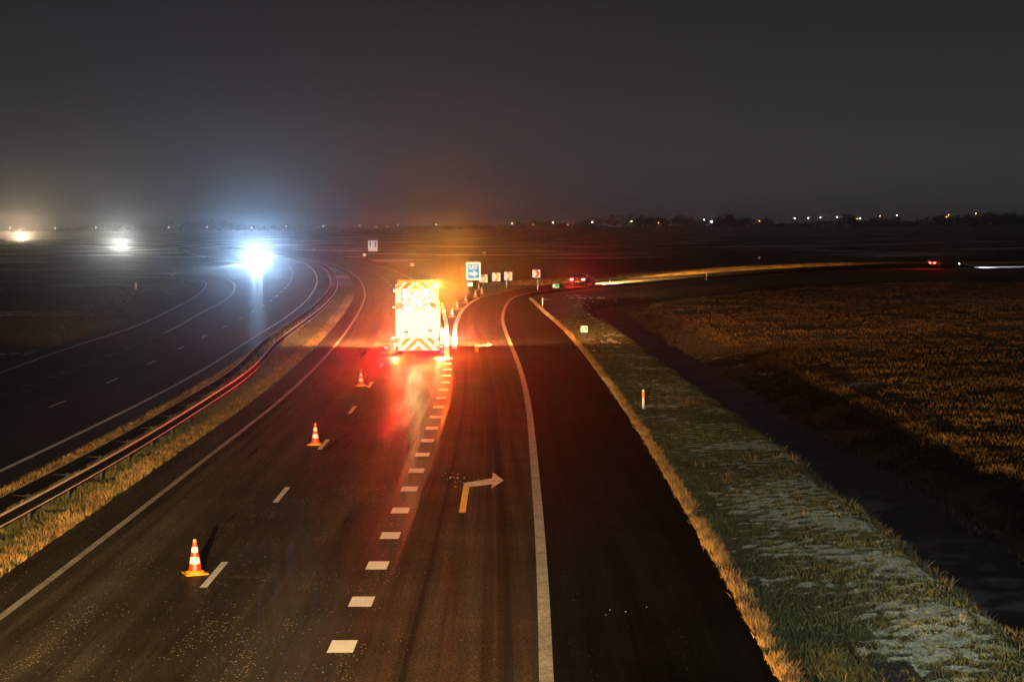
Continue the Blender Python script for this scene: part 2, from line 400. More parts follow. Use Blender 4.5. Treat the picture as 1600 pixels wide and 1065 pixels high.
ASPH_R = smooth(tr([(1217, 1065), (1130, 905), (1065, 790), (1000, 680), (940, 590), (905, 545), (870, 507), (850, 490), (834, 474), (826, 465), (832, 461.5), (850, 458.5), (880, 455), (920, 450), (1000, 443), (1100, 434.8), (1200, 427.8), (1300, 422), (1450, 418), (1600, 418.5)],
             post=[(121, 280), (165, 252)]), 1, 2)
far_l = [(-66, 470), (-92, 590), (-155, 740), (-268, 1020), (-490, 1400)]
RL0 = smooth(tr([(0, 736), (150, 665), (347, 560), (377.5, 539), (430, 507), (471, 477), (490, 454.5), (495.5, 436), (488, 420.7), (469.5, 409.5), (445, 404.8)], post=far_l), 3, 3)
ENTRY_IN = smooth(tr([(0, 617), (43, 603), (99, 582.5), (147.5, 565), (202, 543), (256, 521), (312, 490), (350, 470), (366, 452.5), (365, 442.5), (350, 435), (335, 432.5), (300, 430), (200, 427), (0, 424)], post=[(-130, 330)]), 2, 2)
ENTRY_OUT = smooth(tr([(0, 582.5), (100, 546), (200, 514), (275, 480), (310, 460), (321, 447.5), (317.5, 439), (300, 435.5), (275, 433.5), (200, 431.5), (0, 430)], post=[(-128, 312)]), 2, 2)
LANE_L = offset(RL0, -3.5); ENTRY_DASH = offset(RL0, -7.2)

def strip(name, A, B, z, m, n=420, skirt=.12):
    A = resample(A, n); B = resample(B, n); v = []; f = []; uv = []
    s = 0; W = 5
    for i in range(n):
        if i: s += ((A[i]-A[i-1]).length+(B[i]-B[i-1]).length)/2
        w = (B[i]-A[i]).length
        for k in range(W+1):
            p = A[i].lerp(B[i], k/W); v.append((p.x, p.y, z)); uv.append((w*k/W, s))
    for i in range(n-1):
        for k in range(W):
            a = i*(W+1)+k; f.append((a, a+1, a+W+2, a+W+1))
    # edge faces down into the ground
    for k in (0, W):
        b = len(v)
        for i in range(n):
            p = v[i*(W+1)+k]; v.append((p[0], p[1], z-skirt)); uv.append(uv[i*(W+1)+k])
        for i in range(n-1):
            a = i*(W+1)+k; f.append((a, a+W+1, b+i+1, b+i) if k else (a+W+1, a, b+i, b+i+1))
    me = bpy.data.meshes.new(name); me.from_pydata(v, [], f); me.materials.append(m)
    ul = me.uv_layers.new(name='UVMap'); li = np.empty(len(me.loops), dtype=np.int32); me.loops.foreach_get('vertex_index', li)
    ul.data.foreach_set('uv', np.array(uv)[li].ravel()); me.update()
    o = bpy.data.objects.new(name, me); COL.objects.link(o); return tag(o, kind='structure')

def clipy(line, y0=None, y1=None, x1=None):
    return [p for p in line if (y0 is None or p.y >= y0) and (y1 is None or p.y <= y1)]
MAIN_RR = offset(L0, 10.4)
# seam just right of the block line, near part, then the far right edge of the through carriageway
strip('motorway', offset(L0, -1.15), MAIN_RR, 0.0, M['asphalt_main'], 700)
strip('exit_lane', offset(EXIT_L, .42), EDGE_R, 0.004, M['asphalt_exit'], 520)
strip('exit_ramp_edge', offset(EXIT_L, -.45), offset(EXIT_L, .55), 0.002, M['asphalt_main'], 520)
strip('hard_shoulder', EDGE_R, ASPH_R, 0.008, M['asphalt_shoulder'], 520)
strip('opposite_motorway', offset(RL0, -11.5), offset(RL0, 1.0), 0.0, M['asphalt_left'], 700)
strip('entry_ramp', offset(ENTRY_OUT, -1.2), offset(ENTRY_IN, 1.0), 0.004, M['asphalt_left'], 420)

def joints():
    mb = MB()
    for (xa, ya, xb, yb, w, z) in ((300, 902, 520, 900, .22, .004), (560, 590, 690, 586, .2, .004)):
        a = G(xa, ya); b = G(xb, yb); n = 14; i0 = len(mb.v)
        for i in range(n+1):
            p = a.lerp(b, i/n); ww = w*(.6+.5*random.random()); mb.v += [(p.x, p.y-ww/2, z), (p.x, p.y+ww/2, z)]
        for i in range(n): mb.face((i0+2*i, i0+2*i+2, i0+2*i+3, i0+2*i+1))
    tag(mb.build('road_repair_joints', mat('joint_dust', (.011, .0095, .008), .8, noise=(6, .7))), kind='structure')
joints()
# paved gore between the two roads
def gore():
    mb = MB(); a = [(701, 560), (698, 520), (697, 500), (692, 480), (684, 466), (760, 462), (745, 468), (731, 476), (720, 486), (712, 500), (708, 512), (706, 560)]
    mb.poly([tuple(G(x, y, 0))[:2]+(.003,) for x, y in a][::-1]); o = mb.build('gore_paving', M['asphalt_exit']); tag(o, kind='structure')
    for p in o.data.polygons:
        if p.normal.z < 0: p.flip()
    o.data.uv_layers.new(name='UVMap')
gore()

# ------------------------------------------------------------------ painted markings
def ribbon(mb, line, w, z, s0=None, s1=None, n=None):
    S = arclen(line); s0 = 0 if s0 is None else s0; s1 = S[-1] if s1 is None else s1
    n = n or max(2, int((s1-s0)/2.0)+1); A = []; 
    for i in range(n):
        s = s0+(s1-s0)*i/(n-1); p = at_s(line, S, s); q = at_s(line, S, min(s+.5, S[-1])); q0 = at_s(line, S, max(s-.5, 0)); t = (q-q0).normalized(); nrm = Vector((t.y, -t.x))*w/2
        A.append((p-nrm, p+nrm))
    b = len(mb.v)
    for l, r in A: mb.v += [(l.x, l.y, z), (r.x, r.y, z)]
    for i in range(n-1): mb.face((b+2*i, b+2*i+1, b+2*i+3, b+2*i+2))
def near_s(line, px, py):
    g = G(px, py); S = arclen(line); k = min(range(len(line)), key=lambda i: (line[i]-Vector((g.x, g.y))).length); return S[k]
def s_at_y(line, y):
    S = arclen(line)
    for i, p in enumerate(line):
        if p.y >= y: return S[i]
    return S[-1]
mb = MB(); ribbon(mb, L0, .17, .012)
S = arclen(MAIN_R); ribbon(mb, MAIN_R, .16, .012, s_at_y(MAIN_R, 128), S[-1])
tag(mb.build('edge_line_marking', M['paint_worn']), kind='structure')
mb = MB(); S = arclen(LANE); s0 = near_s(LANE, 329, 908)
for k in range(-4, 60):
    a = s0+12*k-1.5
    if a > 0 and a+3 < S[-1]: ribbon(mb, LANE, .15, .012, a, a+3, 3)
tag(mb.build('lane_dash_marking', M['paint_side']), kind='structure')
mb = MB(); S = arclen(BLOCK); s0 = near_s(BLOCK, 535, 1010)
for k in range(-8, 40):
    a = s0+4.0*k-.5
    if 0 < a and a+1 < S[-1]: ribbon(mb, BLOCK, .46, .012, a, a+1.0, 2)
sb = s_at_y(EXIT_L, 108)
ribbon(mb, offset(EXIT_L, .15), .30, .0125, s_at_y(EXIT_L, 112), s_at_y(EXIT_L, 190))
mb2 = [G(698.5, 562), G(697.5, 530), G(697, 505), G(694, 490), G(690, 473)]
l2 = curve([(p.x, p.y) for p in mb2], 1.5); ribbon(mb, l2, .30, .0125)
tag(mb.build('block_line_marking', M['paint_fresh']), kind='structure')
mb = MB(); ribbon(mb, EXIT_L, .14, .012, s_at_y(EXIT_L, 188)); ribbon(mb, EDGE_R, .24, .014, 0)
tag(mb.build('exit_edge_marking', M['paint_worn']), kind='structure')
mb = MB(); ribbon(mb, RL0, .17, .012); ribbon(mb, ENTRY_OUT, .17, .012)
sI = near_s(ENTRY_IN, 256, 521); ribbon(mb, ENTRY_IN, .17, .012, sI)
S = arclen(LANE_L); s0 = near_s(LANE_L, 167, 597)
for k in range(-5, 60):
    a = s0+12*k-1.5
    if a > 0 and a+3 < S[-1]: ribbon(mb, LANE_L, .15, .012, a, a+3, 3)
tag(mb.build('opposite_road_marking', M['paint_side']), kind='structure')
mb = MB(); S = arclen(ENTRY_IN)
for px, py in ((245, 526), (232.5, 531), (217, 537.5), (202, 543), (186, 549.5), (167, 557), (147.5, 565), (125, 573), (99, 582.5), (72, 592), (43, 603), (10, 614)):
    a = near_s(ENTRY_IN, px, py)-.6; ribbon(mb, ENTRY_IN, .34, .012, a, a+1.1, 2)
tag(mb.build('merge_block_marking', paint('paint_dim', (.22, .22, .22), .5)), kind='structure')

def turn_arrow(pix_stem, pix_head, name, z=.012):
    st = MB(); st.poly([tuple(G(x, y))[:2]+(z,) for x, y in pix_stem]); st.cur = 1
    st.poly([tuple(G(x, y))[:2]+(z,) for x, y in pix_head]); o = st.build(name, [M['paint_yellow'], M['paint_arrow']])
    for p in o.data.polygons:
        if p.normal.z < 0: p.flip()
    return tag(o, kind='structure')
M['paint_arrow'] = paint('paint_arrow', (.90, .80, .66), .35)
turn_arrow([(717, 801), (727.2, 801), (733.5, 761), (724.5, 758)], [(724.5, 758), (733.5, 761), (766.5, 757), (769.5, 757), (767.5, 763.5), (787, 750.5), (770, 738), (769, 747.5), (728.5, 754.2)], 'turn_arrow_marking')
M['paint_arrow2'] = M['paint_arrow']
turn_arrow([(742.5, 550), (747.2, 550), (747.8, 542.5), (741.5, 540.8)], [(741.5, 540.8), (747.8, 542.5), (761, 540.8), (761, 542.4), (770, 538.5), (762, 535.4), (761, 537.8), (743, 539.9)], 'turn_arrow_marking')

# ------------------------------------------------------------------ the ground: one sheet with the ditch and the rough verges
def pdist(X, Y, pl):
    """distance to a polyline and the side (+ right of running direction)"""
    best = np.full(X.shape, 1e9); side = np.zeros(X.shape)
    for (ax, ay), (bx, by) in zip(pl, pl[1:]):
        dx, dy = bx-ax, by-ay; L2 = dx*dx+dy*dy
        t = np.clip(((X-ax)*dx+(Y-ay)*dy)/L2, 0, 1); ex = X-(ax+t*dx); ey = Y-(ay+t*dy); d = np.hypot(ex, ey)
        m = d < best; best[m] = d[m]; side[m] = np.sign(ex*dy-ey*dx)[m]
    return best, side
DITCH = [(11.6, -60), (11.6, 62), (10.9, 95), (10.0, 135), (9.2, 168), (9.6, 186), (14, 203), (24, 222), (38, 243), (60, 268), (90, 280), (150, 250)]
def vnoise(X, Y, f, seed):
    r = np.random.default_rng(seed); Z = 0
    for i in range(7):
        a = r.uniform(0, 6.28); k = f*r.uniform(.6, 1.6); Z = Z+np.sin((X*math.cos(a)+Y*math.sin(a))*k+r.uniform(0, 6.28)+1.3*np.sin((Y*math.cos(a)-X*math.sin(a))*k*.7))
    return Z/7
def sst(a, b, x): t = np.clip((x-a)/(b-a), 0, 1); return t*t*(3-2*t)
def ditch_z(X, Y):
    d, s = pdist(X, Y, DITCH); right = s > 0
    z = np.where(right, -.60*sst(.9, 5.4, d), 0.0)
    d = d+.35*vnoise(X, Y, .7, 71)+.12*vnoise(X, Y, 3.1, 72); depth = 1.45*(1-np.where(right, sst(.9, 5.4, d), sst(.9, 2.9, d))); return -np.where(right, depth*.85, depth)+z, d, s
def ground_h(X, Y):
    X = np.asarray(X, float); Y = np.asarray(Y, float)
    zd, d, s = ditch_z(X, Y)
    z = -.035+zd-.02*(1+vnoise(X, Y, 2.2, 3))-.012*(1+vnoise(X, Y, 6.0, 5))
    return z, d, s
def snow_mask(X, Y):
    verge = sst(4.7, 6.6, X)*(1-sst(60, 130, Y)*.35)*(Y < 200)
    n = .55*vnoise(X, Y, 1.1, 61)+.6*vnoise(X*.8, Y, 6.5, 62)+.7*vnoise(X, Y, 13, 63)
    return n+verge*.42-.46
def axis(segs):
    out = [segs[0][0]]
    for a, b, st in segs:
        n = max(1, int(round((b-a)/st))); out += list(a+(b-a)*np.arange(1, n+1)/n)
    return np.array(out)
def ground():
    xs = axis([(-3200, -400, 140), (-400, -100, 15), (-100, -40, 3), (-40, -14, 1), (-14, 4, .9), (4, 18, .22), (18, 50, .8), (50, 130, 3), (130, 400, 18), (400, 3200, 140)])
    ys = axis([(-60, 24, 4), (24, 110, .28), (110, 260, .9), (260, 420, 4), (420, 1000, 20), (1000, 3150, 120)])
    X, Y = np.meshgrid(xs, ys); nx, ny = len(xs), len(ys)
    Z, d, s = ground_h(X.ravel(), Y.ravel()); X = X.ravel(); Y = Y.ravel()
    v = np.stack([X, Y, Z], 1)
    i, j = np.meshgrid(np.arange(nx-1), np.arange(ny-1)); a = (j*nx+i).ravel(); f = np.stack([a, a+1, a+nx+1, a+nx], 1)
    me = bpy.data.meshes.new('ground'); me.vertices.add(len(v)); me.vertices.foreach_set('co', v.ravel())
    me.loops.add(f.size); me.loops.foreach_set('vertex_index', f.ravel()); me.polygons.add(len(f))
    me.polygons.foreach_set('loop_start', np.arange(len(f))*4); me.polygons.foreach_set('use_smooth', np.ones(len(f), bool))
    me.update(); me.validate()
    right = s > 0
    verge = (~right) & (X > 3) & (Y < 200)
    frost = np.where(verge, -.2, .0)
    frost += np.where(right & (X > 0) & (Y <= 430), 1.0*(1-sst(300, 430, Y)), 0)+np.where((X < -20) & (Y <= 430), .95*(1-sst(300, 430, Y)), 0)+1.22*sst(300, 430, Y)
    frost -= np.where((X < -3) & (X > -22) & (Y < 200), .5, 0)
    frost = frost-np.where(d < 1.6, .15, 0)
    # a trodden snowy track across the field
    trk = curve([(G(1340, 583).x, G(1340, 583).y), (G(1430, 568).x, G(1430, 568).y), (G(1555, 553).x, G(1555, 553).y), (G(1700, 548).x, G(1700, 548).y)], 6)
    dt, _ = pdist(X, Y, [(p.x, p.y) for p in trk]); frost += .45*(1-sst(.5, 1.6, dt))*(Y < 160)
    dry = np.where(right & (X > 0), .55, .25)+np.where((Y > 300), -.25, 0); dry = np.where(verge, .1+.5*(1-sst(4.4, 5.4, X)), dry)
    dry = np.where(d < 2.8, .35, dry)
    sm = np.where(verge & (X < 12), snow_mask(X, Y), -1.0)
    for nme, arr in (('frost', frost), ('dry', dry), ('snow', sm)):
        at = me.attributes.new(nme, 'FLOAT', 'POINT'); at.data.foreach_set('value', arr.astype(np.float32))
    me.materials.append(M['ground']); o = bpy.data.objects.new('ground', me); COL.objects.link(o); tag(o, kind='structure')
ground()
def ditch_ice():
    mb = MB(); c = curve(DITCH, 4); L = offset(c, -1.55); Rr = offset(c, 1.55); b = 0
    for l, r in zip(L, Rr): mb.v += [(l.x, l.y, -1.22), (r.x, r.y, -1.22)]
    for i in range(len(c)-1): mb.face((2*i, 2*i+1, 2*i+3, 2*i+2))
    tag(mb.build('ditch_water', M['ice']), kind='structure')
ditch_ice()

# ------------------------------------------------------------------ grass: many thin blades
def blades(name, X, Y, h, w, m, lean=.35, tuft=1, spread=.05, rnd=None):
    """blades as two-segment bent slivers standing on the ground"""
    X = np.repeat(np.asarray(X), tuft); Y = np.repeat(np.asarray(Y), tuft); n = len(X)
    X = X+rng.normal(0, spread, n); Y = Y+rng.normal(0, spread, n)
    Z = ground_h(X, Y)[0]-.02
    h = np.repeat(np.asarray(h), tuft)*rng.uniform(.5, 1.15, n); w = w*rng.uniform(.6, 1.3, n)
    a = rng.uniform(0, 6.283, n); lx = np.cos(a)*lean*h*rng.uniform(.3, 1.3, n); ly = np.sin(a)*lean*h*rng.uniform(.3, 1.3, n)
    b = rng.uniform(-.9, .9, n); ux = np.cos(b)*w/2; uy = np.sin(b)*w/2
    v = np.empty((n, 5, 3)); mx = X+lx*.35; my = Y+ly*.35
    v[:, 0] = np.stack([X-ux, Y-uy, Z], 1); v[:, 1] = np.stack([X+ux, Y+uy, Z], 1)
    v[:, 2] = np.stack([mx+ux*.8, my+uy*.8, Z+h*.6], 1); v[:, 3] = np.stack([mx-ux*.8, my-uy*.8, Z+h*.6], 1)
    v[:, 4] = np.stack([X+lx, Y+ly, Z+h], 1)
    base = (np.arange(n)*5)[:, None]
    q = base+np.array([[0, 1, 2, 3]]); t = base+np.array([[3, 2, 4]])
    loops = np.concatenate([q, t], 1).ravel(); starts = (np.arange(n)*7)[:, None]+np.array([[0, 4]])
    me = bpy.data.meshes.new(name); me.vertices.add(n*5); me.vertices.foreach_set('co', v.ravel())
    me.loops.add(len(loops)); me.loops.foreach_set('vertex_index', loops); me.polygons.add(n*2); me.polygons.foreach_set('loop_start', starts.ravel())
    me.update(); me.validate()
    r = np.repeat(rng.uniform(0, 1, n), 5).astype(np.float32); at = me.attributes.new('rnd', 'FLOAT', 'POINT'); at.data.foreach_set('value', r)
    me.materials.append(m); o = bpy.data.objects.new(name, me); COL.objects.link(o); return o
def along(line, n, y0, y1, lo, hi, power=1.0):
    """n random points beside a line between y0 and y1, offset lo..hi metres to its right; denser near the camera"""
    P = [p for p in line if y0 <= p.y <= y1]; o1 = np.array([[p.x, p.y] for p in P]); nr = offset(P, 1.0); nn = np.array([[q.x-p.x, q.y-p.y] for p, q in zip(P, nr)])
    s = np.array(arclen(P)); u = s[-1]*rng.uniform(0, 1, n)**power
    off = rng.uniform(lo, hi, n); x = np.interp(u, s, o1[:, 0])+off*np.interp(u, s, nn[:, 0]); y = np.interp(u, s, o1[:, 1])+off*np.interp(u, s, nn[:, 1]); return x, y
def clumpy(x, y, f, seed, thr): m = vnoise(x, y, f, seed) > thr; return x[m], y[m]
# right verge: straw tufts along the asphalt edge, green turf, frosted turf
x, y = along(ASPH_R, 4600, 26, 190, .02, .34, 1.7); x, y = clumpy(x, y, 5.5, 11, -.10)
tag(blades('verge_straw_grass', x, y, np.full(len(x), .24), .014, M['blade_dry'], .55, 5, .04), 'dry straw grass tufts along the asphalt edge of the right hard shoulder', 'grass', kind='stuff')
x, y = along(ASPH_R, 42000, 26, 150, .3, 4.9, 1.6); k = snow_mask(x, y)+rng.normal(0, .13, len(x)) < -.02; x, y = x[k], y[k]
tag(blades('verge_green_grass', x, y, np.full(len(x), .12), .017, M['blade_green'], .8, 2, .05), 'short dark green turf on the right verge', 'grass', kind='stuff')
x, y = along(ASPH_R, 60000, 26, 120, .8, 5.0, 1.6); k = np.abs(snow_mask(x, y)-.03) < .10; x, y = x[k], y[k]
tag(blades('verge_frosted_grass', x, y, np.full(len(x), .05), .022, M['blade_frost'], 1.0, 1, .05), 'grass white with frost on the right verge above the ditch', 'grass', kind='stuff')
x, y = along(ASPH_R, 110, 26, 110, .5, 4.2, 1.5); x, y = clumpy(x, y, .8, 31, .1)
tag(blades('verge_tall_stalks', x, y, np.full(len(x), .34)*rng.uniform(.4, 1.2, len(x)), .011, M['blade_dry'], .7, 5, .10), 'scattered tall dry stalks standing in the right verge', 'grass', kind='stuff')
# a denser clump at the bottom edge of the view
x = rng.normal(5.35, .28, 700); y = rng.uniform(27.5, 32.6, 700)
tag(blades('verge_golden_grass', x, y, np.full(len(x), .20), .016, M['blade_median'], .7, 5, .06), 'golden grass clump at the bottom of the right verge', 'grass', kind='stuff')
# median
MED_IN = offset(L0, -1.2)
x, y = along(MED_IN, 26000, 34, 230, -3.2, -.05, 1.5)
x, y = clumpy(x, y, 2.4, 41, -.22)
tag(blades('median_grass', x, y, np.full(len(x), .15), .024, M['blade_median'], .8, 3, .07), 'olive and golden grass between the left edge line and the guardrail', 'grass', kind='stuff')
x, y = along(MED_IN, 2400, 34, 200, -.75, -.02, 1.5)
tag(blades('median_edge_grass', x, y, np.full(len(x), .20), .016, M['blade_dry'], .6, 5, .05), 'dry grass along the left asphalt edge by the median', 'grass', kind='stuff')
x, y = along(RL0, 4000, 40, 200, 1.1, 2.3, 1.5)
tag(blades('opposite_median_grass', x, y, np.full(len(x), .16), .024, M['blade_dry'], .7, 4, .07), 'dry grass behind the guardrail beside the opposite carriageway', 'grass', kind='stuff')
# field beyond the ditch
x = rng.uniform(0, 1, 52000); y = 40+210*rng.uniform(0, 1, 52000)**1.6; x = 9+x*(y*.30+6-9+2)
zz, d, s = ground_h(x, y); k = (s > 0) & (d > 3.9); x, y = x[k], y[k]; dd = d[k]
hh = .17+.10*(dd < 5)
mk = (vnoise(x, y, .35, 51)+.5*vnoise(x, y, 1.3, 52)+rng.normal(0, .25, len(x)) > -.25) | (dd < 5.2); x, y, hh = x[mk], y[mk], hh[mk]; hh = hh*(1+.9*vnoise(x, y, .8, 91)+.5*vnoise(x, y, 2.7, 92))
tag(blades('field_grass', x, y, hh, .035, M['blade_field'], .5, 3, .12), 'brown rough grass and reeds on the field beyond the ditch', 'grass', kind='stuff')
x = rng.uniform(0, 1, 30000); y = 30+170*rng.uniform(0, 1, 30000)**1.6; x = 9+x*11
zz, d, s = ground_h(x, y); k = ((s > 0) & (d > 1.2) & (d < 5.2)) | ((s < 0) & (d > 1.5) & (d < 3.2)); x, y = x[k], y[k]; x, y = clumpy(x, y, 1.1, 81, -.2)
tag(blades('ditch_bank_grass', x, y, np.full(len(x), .26), .026, M['blade_bank'], .7, 3, .1), 'dark rough grass and reeds on the banks of the ditch', 'grass', kind='stuff')
x, y = along([p for p in EXIT_L[::-1] if p.y > 205 and p.x > 4], 16000, 205, 330, 1.0, 8.5, 1.0)
tag(blades('ramp_verge_grass', x, y, np.full(len(x), .4), .06, M['blade_dry'], .6, 2, .15), 'golden grass lit by the headlights along the far side of the exit ramp', 'grass', kind='stuff')
# left field beyond the entry ramp
x = rng.uniform(-75, -26, 9000); y = rng.uniform(95, 235, 9000)
do, so = pdist(x, y, [(p.x, p.y) for p in resample(ENTRY_OUT, 80)]); k = (so < 0) & (do > 2.2); x, y = x[k], y[k]
tag(blades('left_field_grass', x, y, np.full(len(x), .22), .05, M['blade_bank'], .6, 2, .2), 'dull green grass on the field left of the entry ramp', 'grass', kind='stuff')

# ------------------------------------------------------------------ median guardrail
RAIL = smooth(tr([(0, 804), (100, 752.5), (175, 712.5), (300, 635), (400, 571), (422.6, 539.5), (462, 509), (492, 488), (512.7, 469.5), (523, 458), (527, 445), (526, 434), (521, 424.5), (499.6, 411), (467.7, 402)], z=.75, step=2.0,
      post=[(-64, 500), (-86, 590), (-148, 738)]), 3, 3)
def guardrail():
    root = empty('guardrail', (RAIL[0].x, RAIL[0].y, 0), 0, 'long galvanised double guardrail curving along the grass median between the carriageways', 'guardrail')
    ox, oy = RAIL[0].x, RAIL[0].y
    prof = [(0, .75), (.035, .74), (.075, .70), (.075, .66), (.02, .61), (.02, .57), (.075, .52), (.075, .48), (.035, .44), (0, .43)]
    for off, sg in ((.0, 1), (-.78, -1)):
        line = offset(RAIL, off); mb = MB(); n = len(line); nr = [q-p for p, q in zip(line, offset(line, 1.0))]
        for p, q in zip(line, nr):
            for t, z in prof: mb.v.append((p.x+q.x*t*sg-ox, p.y+q.y*t*sg-oy, z))
        K = len(prof)
        for i in range(n-1):
            for k in range(K-1):
                a = i*K+k; mb.face((a, a+1, a+K+1, a+K) if sg < 0 else (a, a+K, a+K+1, a+1), True)
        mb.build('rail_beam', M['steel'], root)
        mb = MB()
        for i in range(n): mb.v += [(line[i].x-nr[i].x*.004*sg-ox, line[i].y-nr[i].y*.004*sg-oy, .762), (line[i].x+nr[i].x*.045*sg-ox, line[i].y+nr[i].y*.045*sg-oy, .756), (line[i].x+nr[i].x*.052*sg-ox, line[i].y+nr[i].y*.052*sg-oy, .722)]
        for i in range(n-1):
            for k in range(2): a = i*3+k; mb.face((a, a+1, a+4, a+3))
        b0 = len(mb.v)
        for i in range(n): mb.v += [(line[i].x+nr[i].x*.079*sg-ox, line[i].y+nr[i].y*.079*sg-oy, .520), (line[i].x+nr[i].x*.079*sg-ox, line[i].y+nr[i].y*.079*sg-oy, .485)]
        for i in range(n-1): a = b0+i*2; mb.face((a, a+1, a+3, a+2))
        mb.build('rail_highlight', M['steel_highlight'], root)  # pale strips drawing the lit edges of the beam
    mid = offset(RAIL, -.39); S = arclen(mid); bays = [s for s in np.arange(34, S[-1], 4.0)]
    nm = bays[:100]; rest = bays[100:]
    def post(mb, s):
        p = at_s(mid, S, s); q = at_s(mid, S, min(s+.5, S[-1])); t = (q-p).normalized(); nr = Vector((t.y, -t.x))
        mb.tube((p.x-ox, p.y-oy, -.3), (p.x-ox, p.y-oy, .70), .055, n=6)
        a = p-nr*.38; b = p+nr*.38; mb.tube((a.x-ox, a.y-oy, .66), (b.x-ox, b.y-oy, .62), .018, n=6)
    for s in nm:
        mb = MB(); post(mb, s); mb.build('post', M['steel_dull'], root)
    if rest:
        mb = MB()
        for s in rest: post(mb, s)
        tag(mb.build('far_posts', M['steel_dull'], root), kind='stuff')
guardrail()
def trail_rail():  # rail added so its thin line stands in for car light trails
    line = offset(RL0, -14.0); line = [p for p in line if 560 < p.y < 1150]; root = empty('guardrail', (line[0].x, line[0].y, 0), 0, 'guardrail added for the thin light trails along the curving motorway near the horizon', 'guardrail')
    o = line[0]; mb = MB()
    prof = [(0, .85), (.08, .80), (.08, .72), (.02, .65), (.08, .58), (.08, .5), (0, .45)]
    nr = [q-p for p, q in zip(line, offset(line, 1.0))]
    for p, q in zip(line, nr):
        for t, z in prof: mb.v.append((p.x+q.x*t-o.x, p.y+q.y*t-o.y, z))
    for i in range(len(line)-1):
        for k in range(6): a = i*7+k; mb.face((a, a+7, a+8, a+1), True)
    mb.build('rail_beam', M['steel'], root); mb = MB()
    for p in line[::2]: mb.tube((p.x-o.x, p.y-o.y, -.2), (p.x-o.x, p.y-o.y, .7), .06, n=5)
    tag(mb.build('posts', M['steel_dull'], root), kind='stuff')
trail_rail()

def drain():
    a = G(1372, 1068); root = empty('drain_channel', (a.x, a.y, 0), 0, 'dark concrete drain channel half hidden in the frosted verge at the bottom edge', 'drain')
    for k, (x0, x1) in enumerate(((0, .10), (.72, .82))):
        mb = MB(); mb.box(x0, x1-.03, -1.5, 3.0-1.4*k, -.2, .012, .006); mb.build('edging_slab', M['dark'], root)
    mb = MB(); mb.box(.11, .71, -1.5, 1.6, -.2, -.02); mb.build('channel_bed', M['dark'], root)
drain()
# ------------------------------------------------------------------ traffic cones
def make_cone():
    root = empty('traffic_cone', (0, 0, 0))
    mb = MB(); mb.box(-.24, .24, -.24, .24, 0, .035, .012); mb.lathe([(.205, .03), (.195, .055), (.165, .075), (.15, .085), (.0, .085)], 28); mb.build('base', M['cone_yellow'], root)
    def rr(z): return .142-(.142-.032)*(z-.08)/(.67)
    mb = MB(); zs = [.08, .235, .395, .48, .60, .70]
    cols = [1, 0, 1, 0, 1]; zz = [.08, .24, .40, .48, .60, .69]
    zz = [.08, .235, .375, .475, .59, .69]
    for i in range(5):
        mb.cur = cols[i]; b = [(rr(zz[i])+(.003 if cols[i] == 0 else 0), zz[i]), (rr(zz[i+1])+(.003 if cols[i] == 0 else 0), zz[i+1])]; mb.lathe(b, 28)
    mb.build('cone_body', [M['cone_white'], M['cone_red']], root)
    mb = MB(); mb.lathe([(rr(.69)+.002, .69), (rr(.74)+.002, .74), (rr(.75), .752), (.0, .752)], 20); mb.build('tip', M['cone_yellow'], root)
    return root
cone = make_cone(); first = True
CG = 'traffic cones closing the left lane and the gore'
cone_spots = [((305, 896), 'red and white traffic cone nearest the camera, beside the lowest lane dash'),
    ((493, 694.5), 'red and white cone second from the bottom of the left row, at a lane dash'),
    ((564, 603), 'red and white cone third from the bottom of the left row'),
    ((603, 551), 'small cone standing just left of the rear wheels of the works truck'),
    ((691, 530), 'cone tight against the right side of the works truck, left of a pair'),
    ((698.5, 526), 'tall looking bright cone just right of the works truck tail'),
    ((706.5, 495), 'cone on the gore beside the tip of the painted V'),
    ((714, 483), 'cone on the gore right behind the one at the tip of the painted V'),
    ((727.6, 473), 'cone on the left edge line of the exit curve, below the blue exit sign'),
    ((743, 464.5), 'small cone on the exit curve, third from the far end of the cone row'),
    ((752.4, 458.6), 'small distant cone on the exit curve, second from the far end of the row'),
    ((748, 452.5), 'tiny farthest cone of the row, behind the post of the blue exit sign')]
for (px, py), lab in cone_spots:
    c = cone if first else copy_tree(cone); first = False
    c.location = G(px, py, .015); c.rotation_euler = (0, 0, rng.uniform(-.5, .5)); tag(c, lab, 'traffic cone', CG)
cone.rotation_euler[2] = R(24)

def debris():
    mb = MB(); r = random.Random(9)
    for k in range(20):
        px, py = (r.gauss(712, 14), r.gauss(747, 8)) if k < 16 else (r.gauss(975, 22), r.gauss(957, 6))
        g = G(px, py, .01); q = r.uniform(.010, .024) if k < 16 else .012; bm = bmesh.new(); bmesh.ops.create_icosphere(bm, subdivisions=1, radius=q)
        for v in bm.verts: v.co = Vector((g.x+v.co.x*r.uniform(.8, 2), g.y+v.co.y, g.z+v.co.z*.5))
        mb.bm(bm)
    tag(mb.build('road_debris', M['cone_white']), 'scatter of small white fragments lying on the exit lane before the painted arrow', 'debris', kind='stuff')
debris()
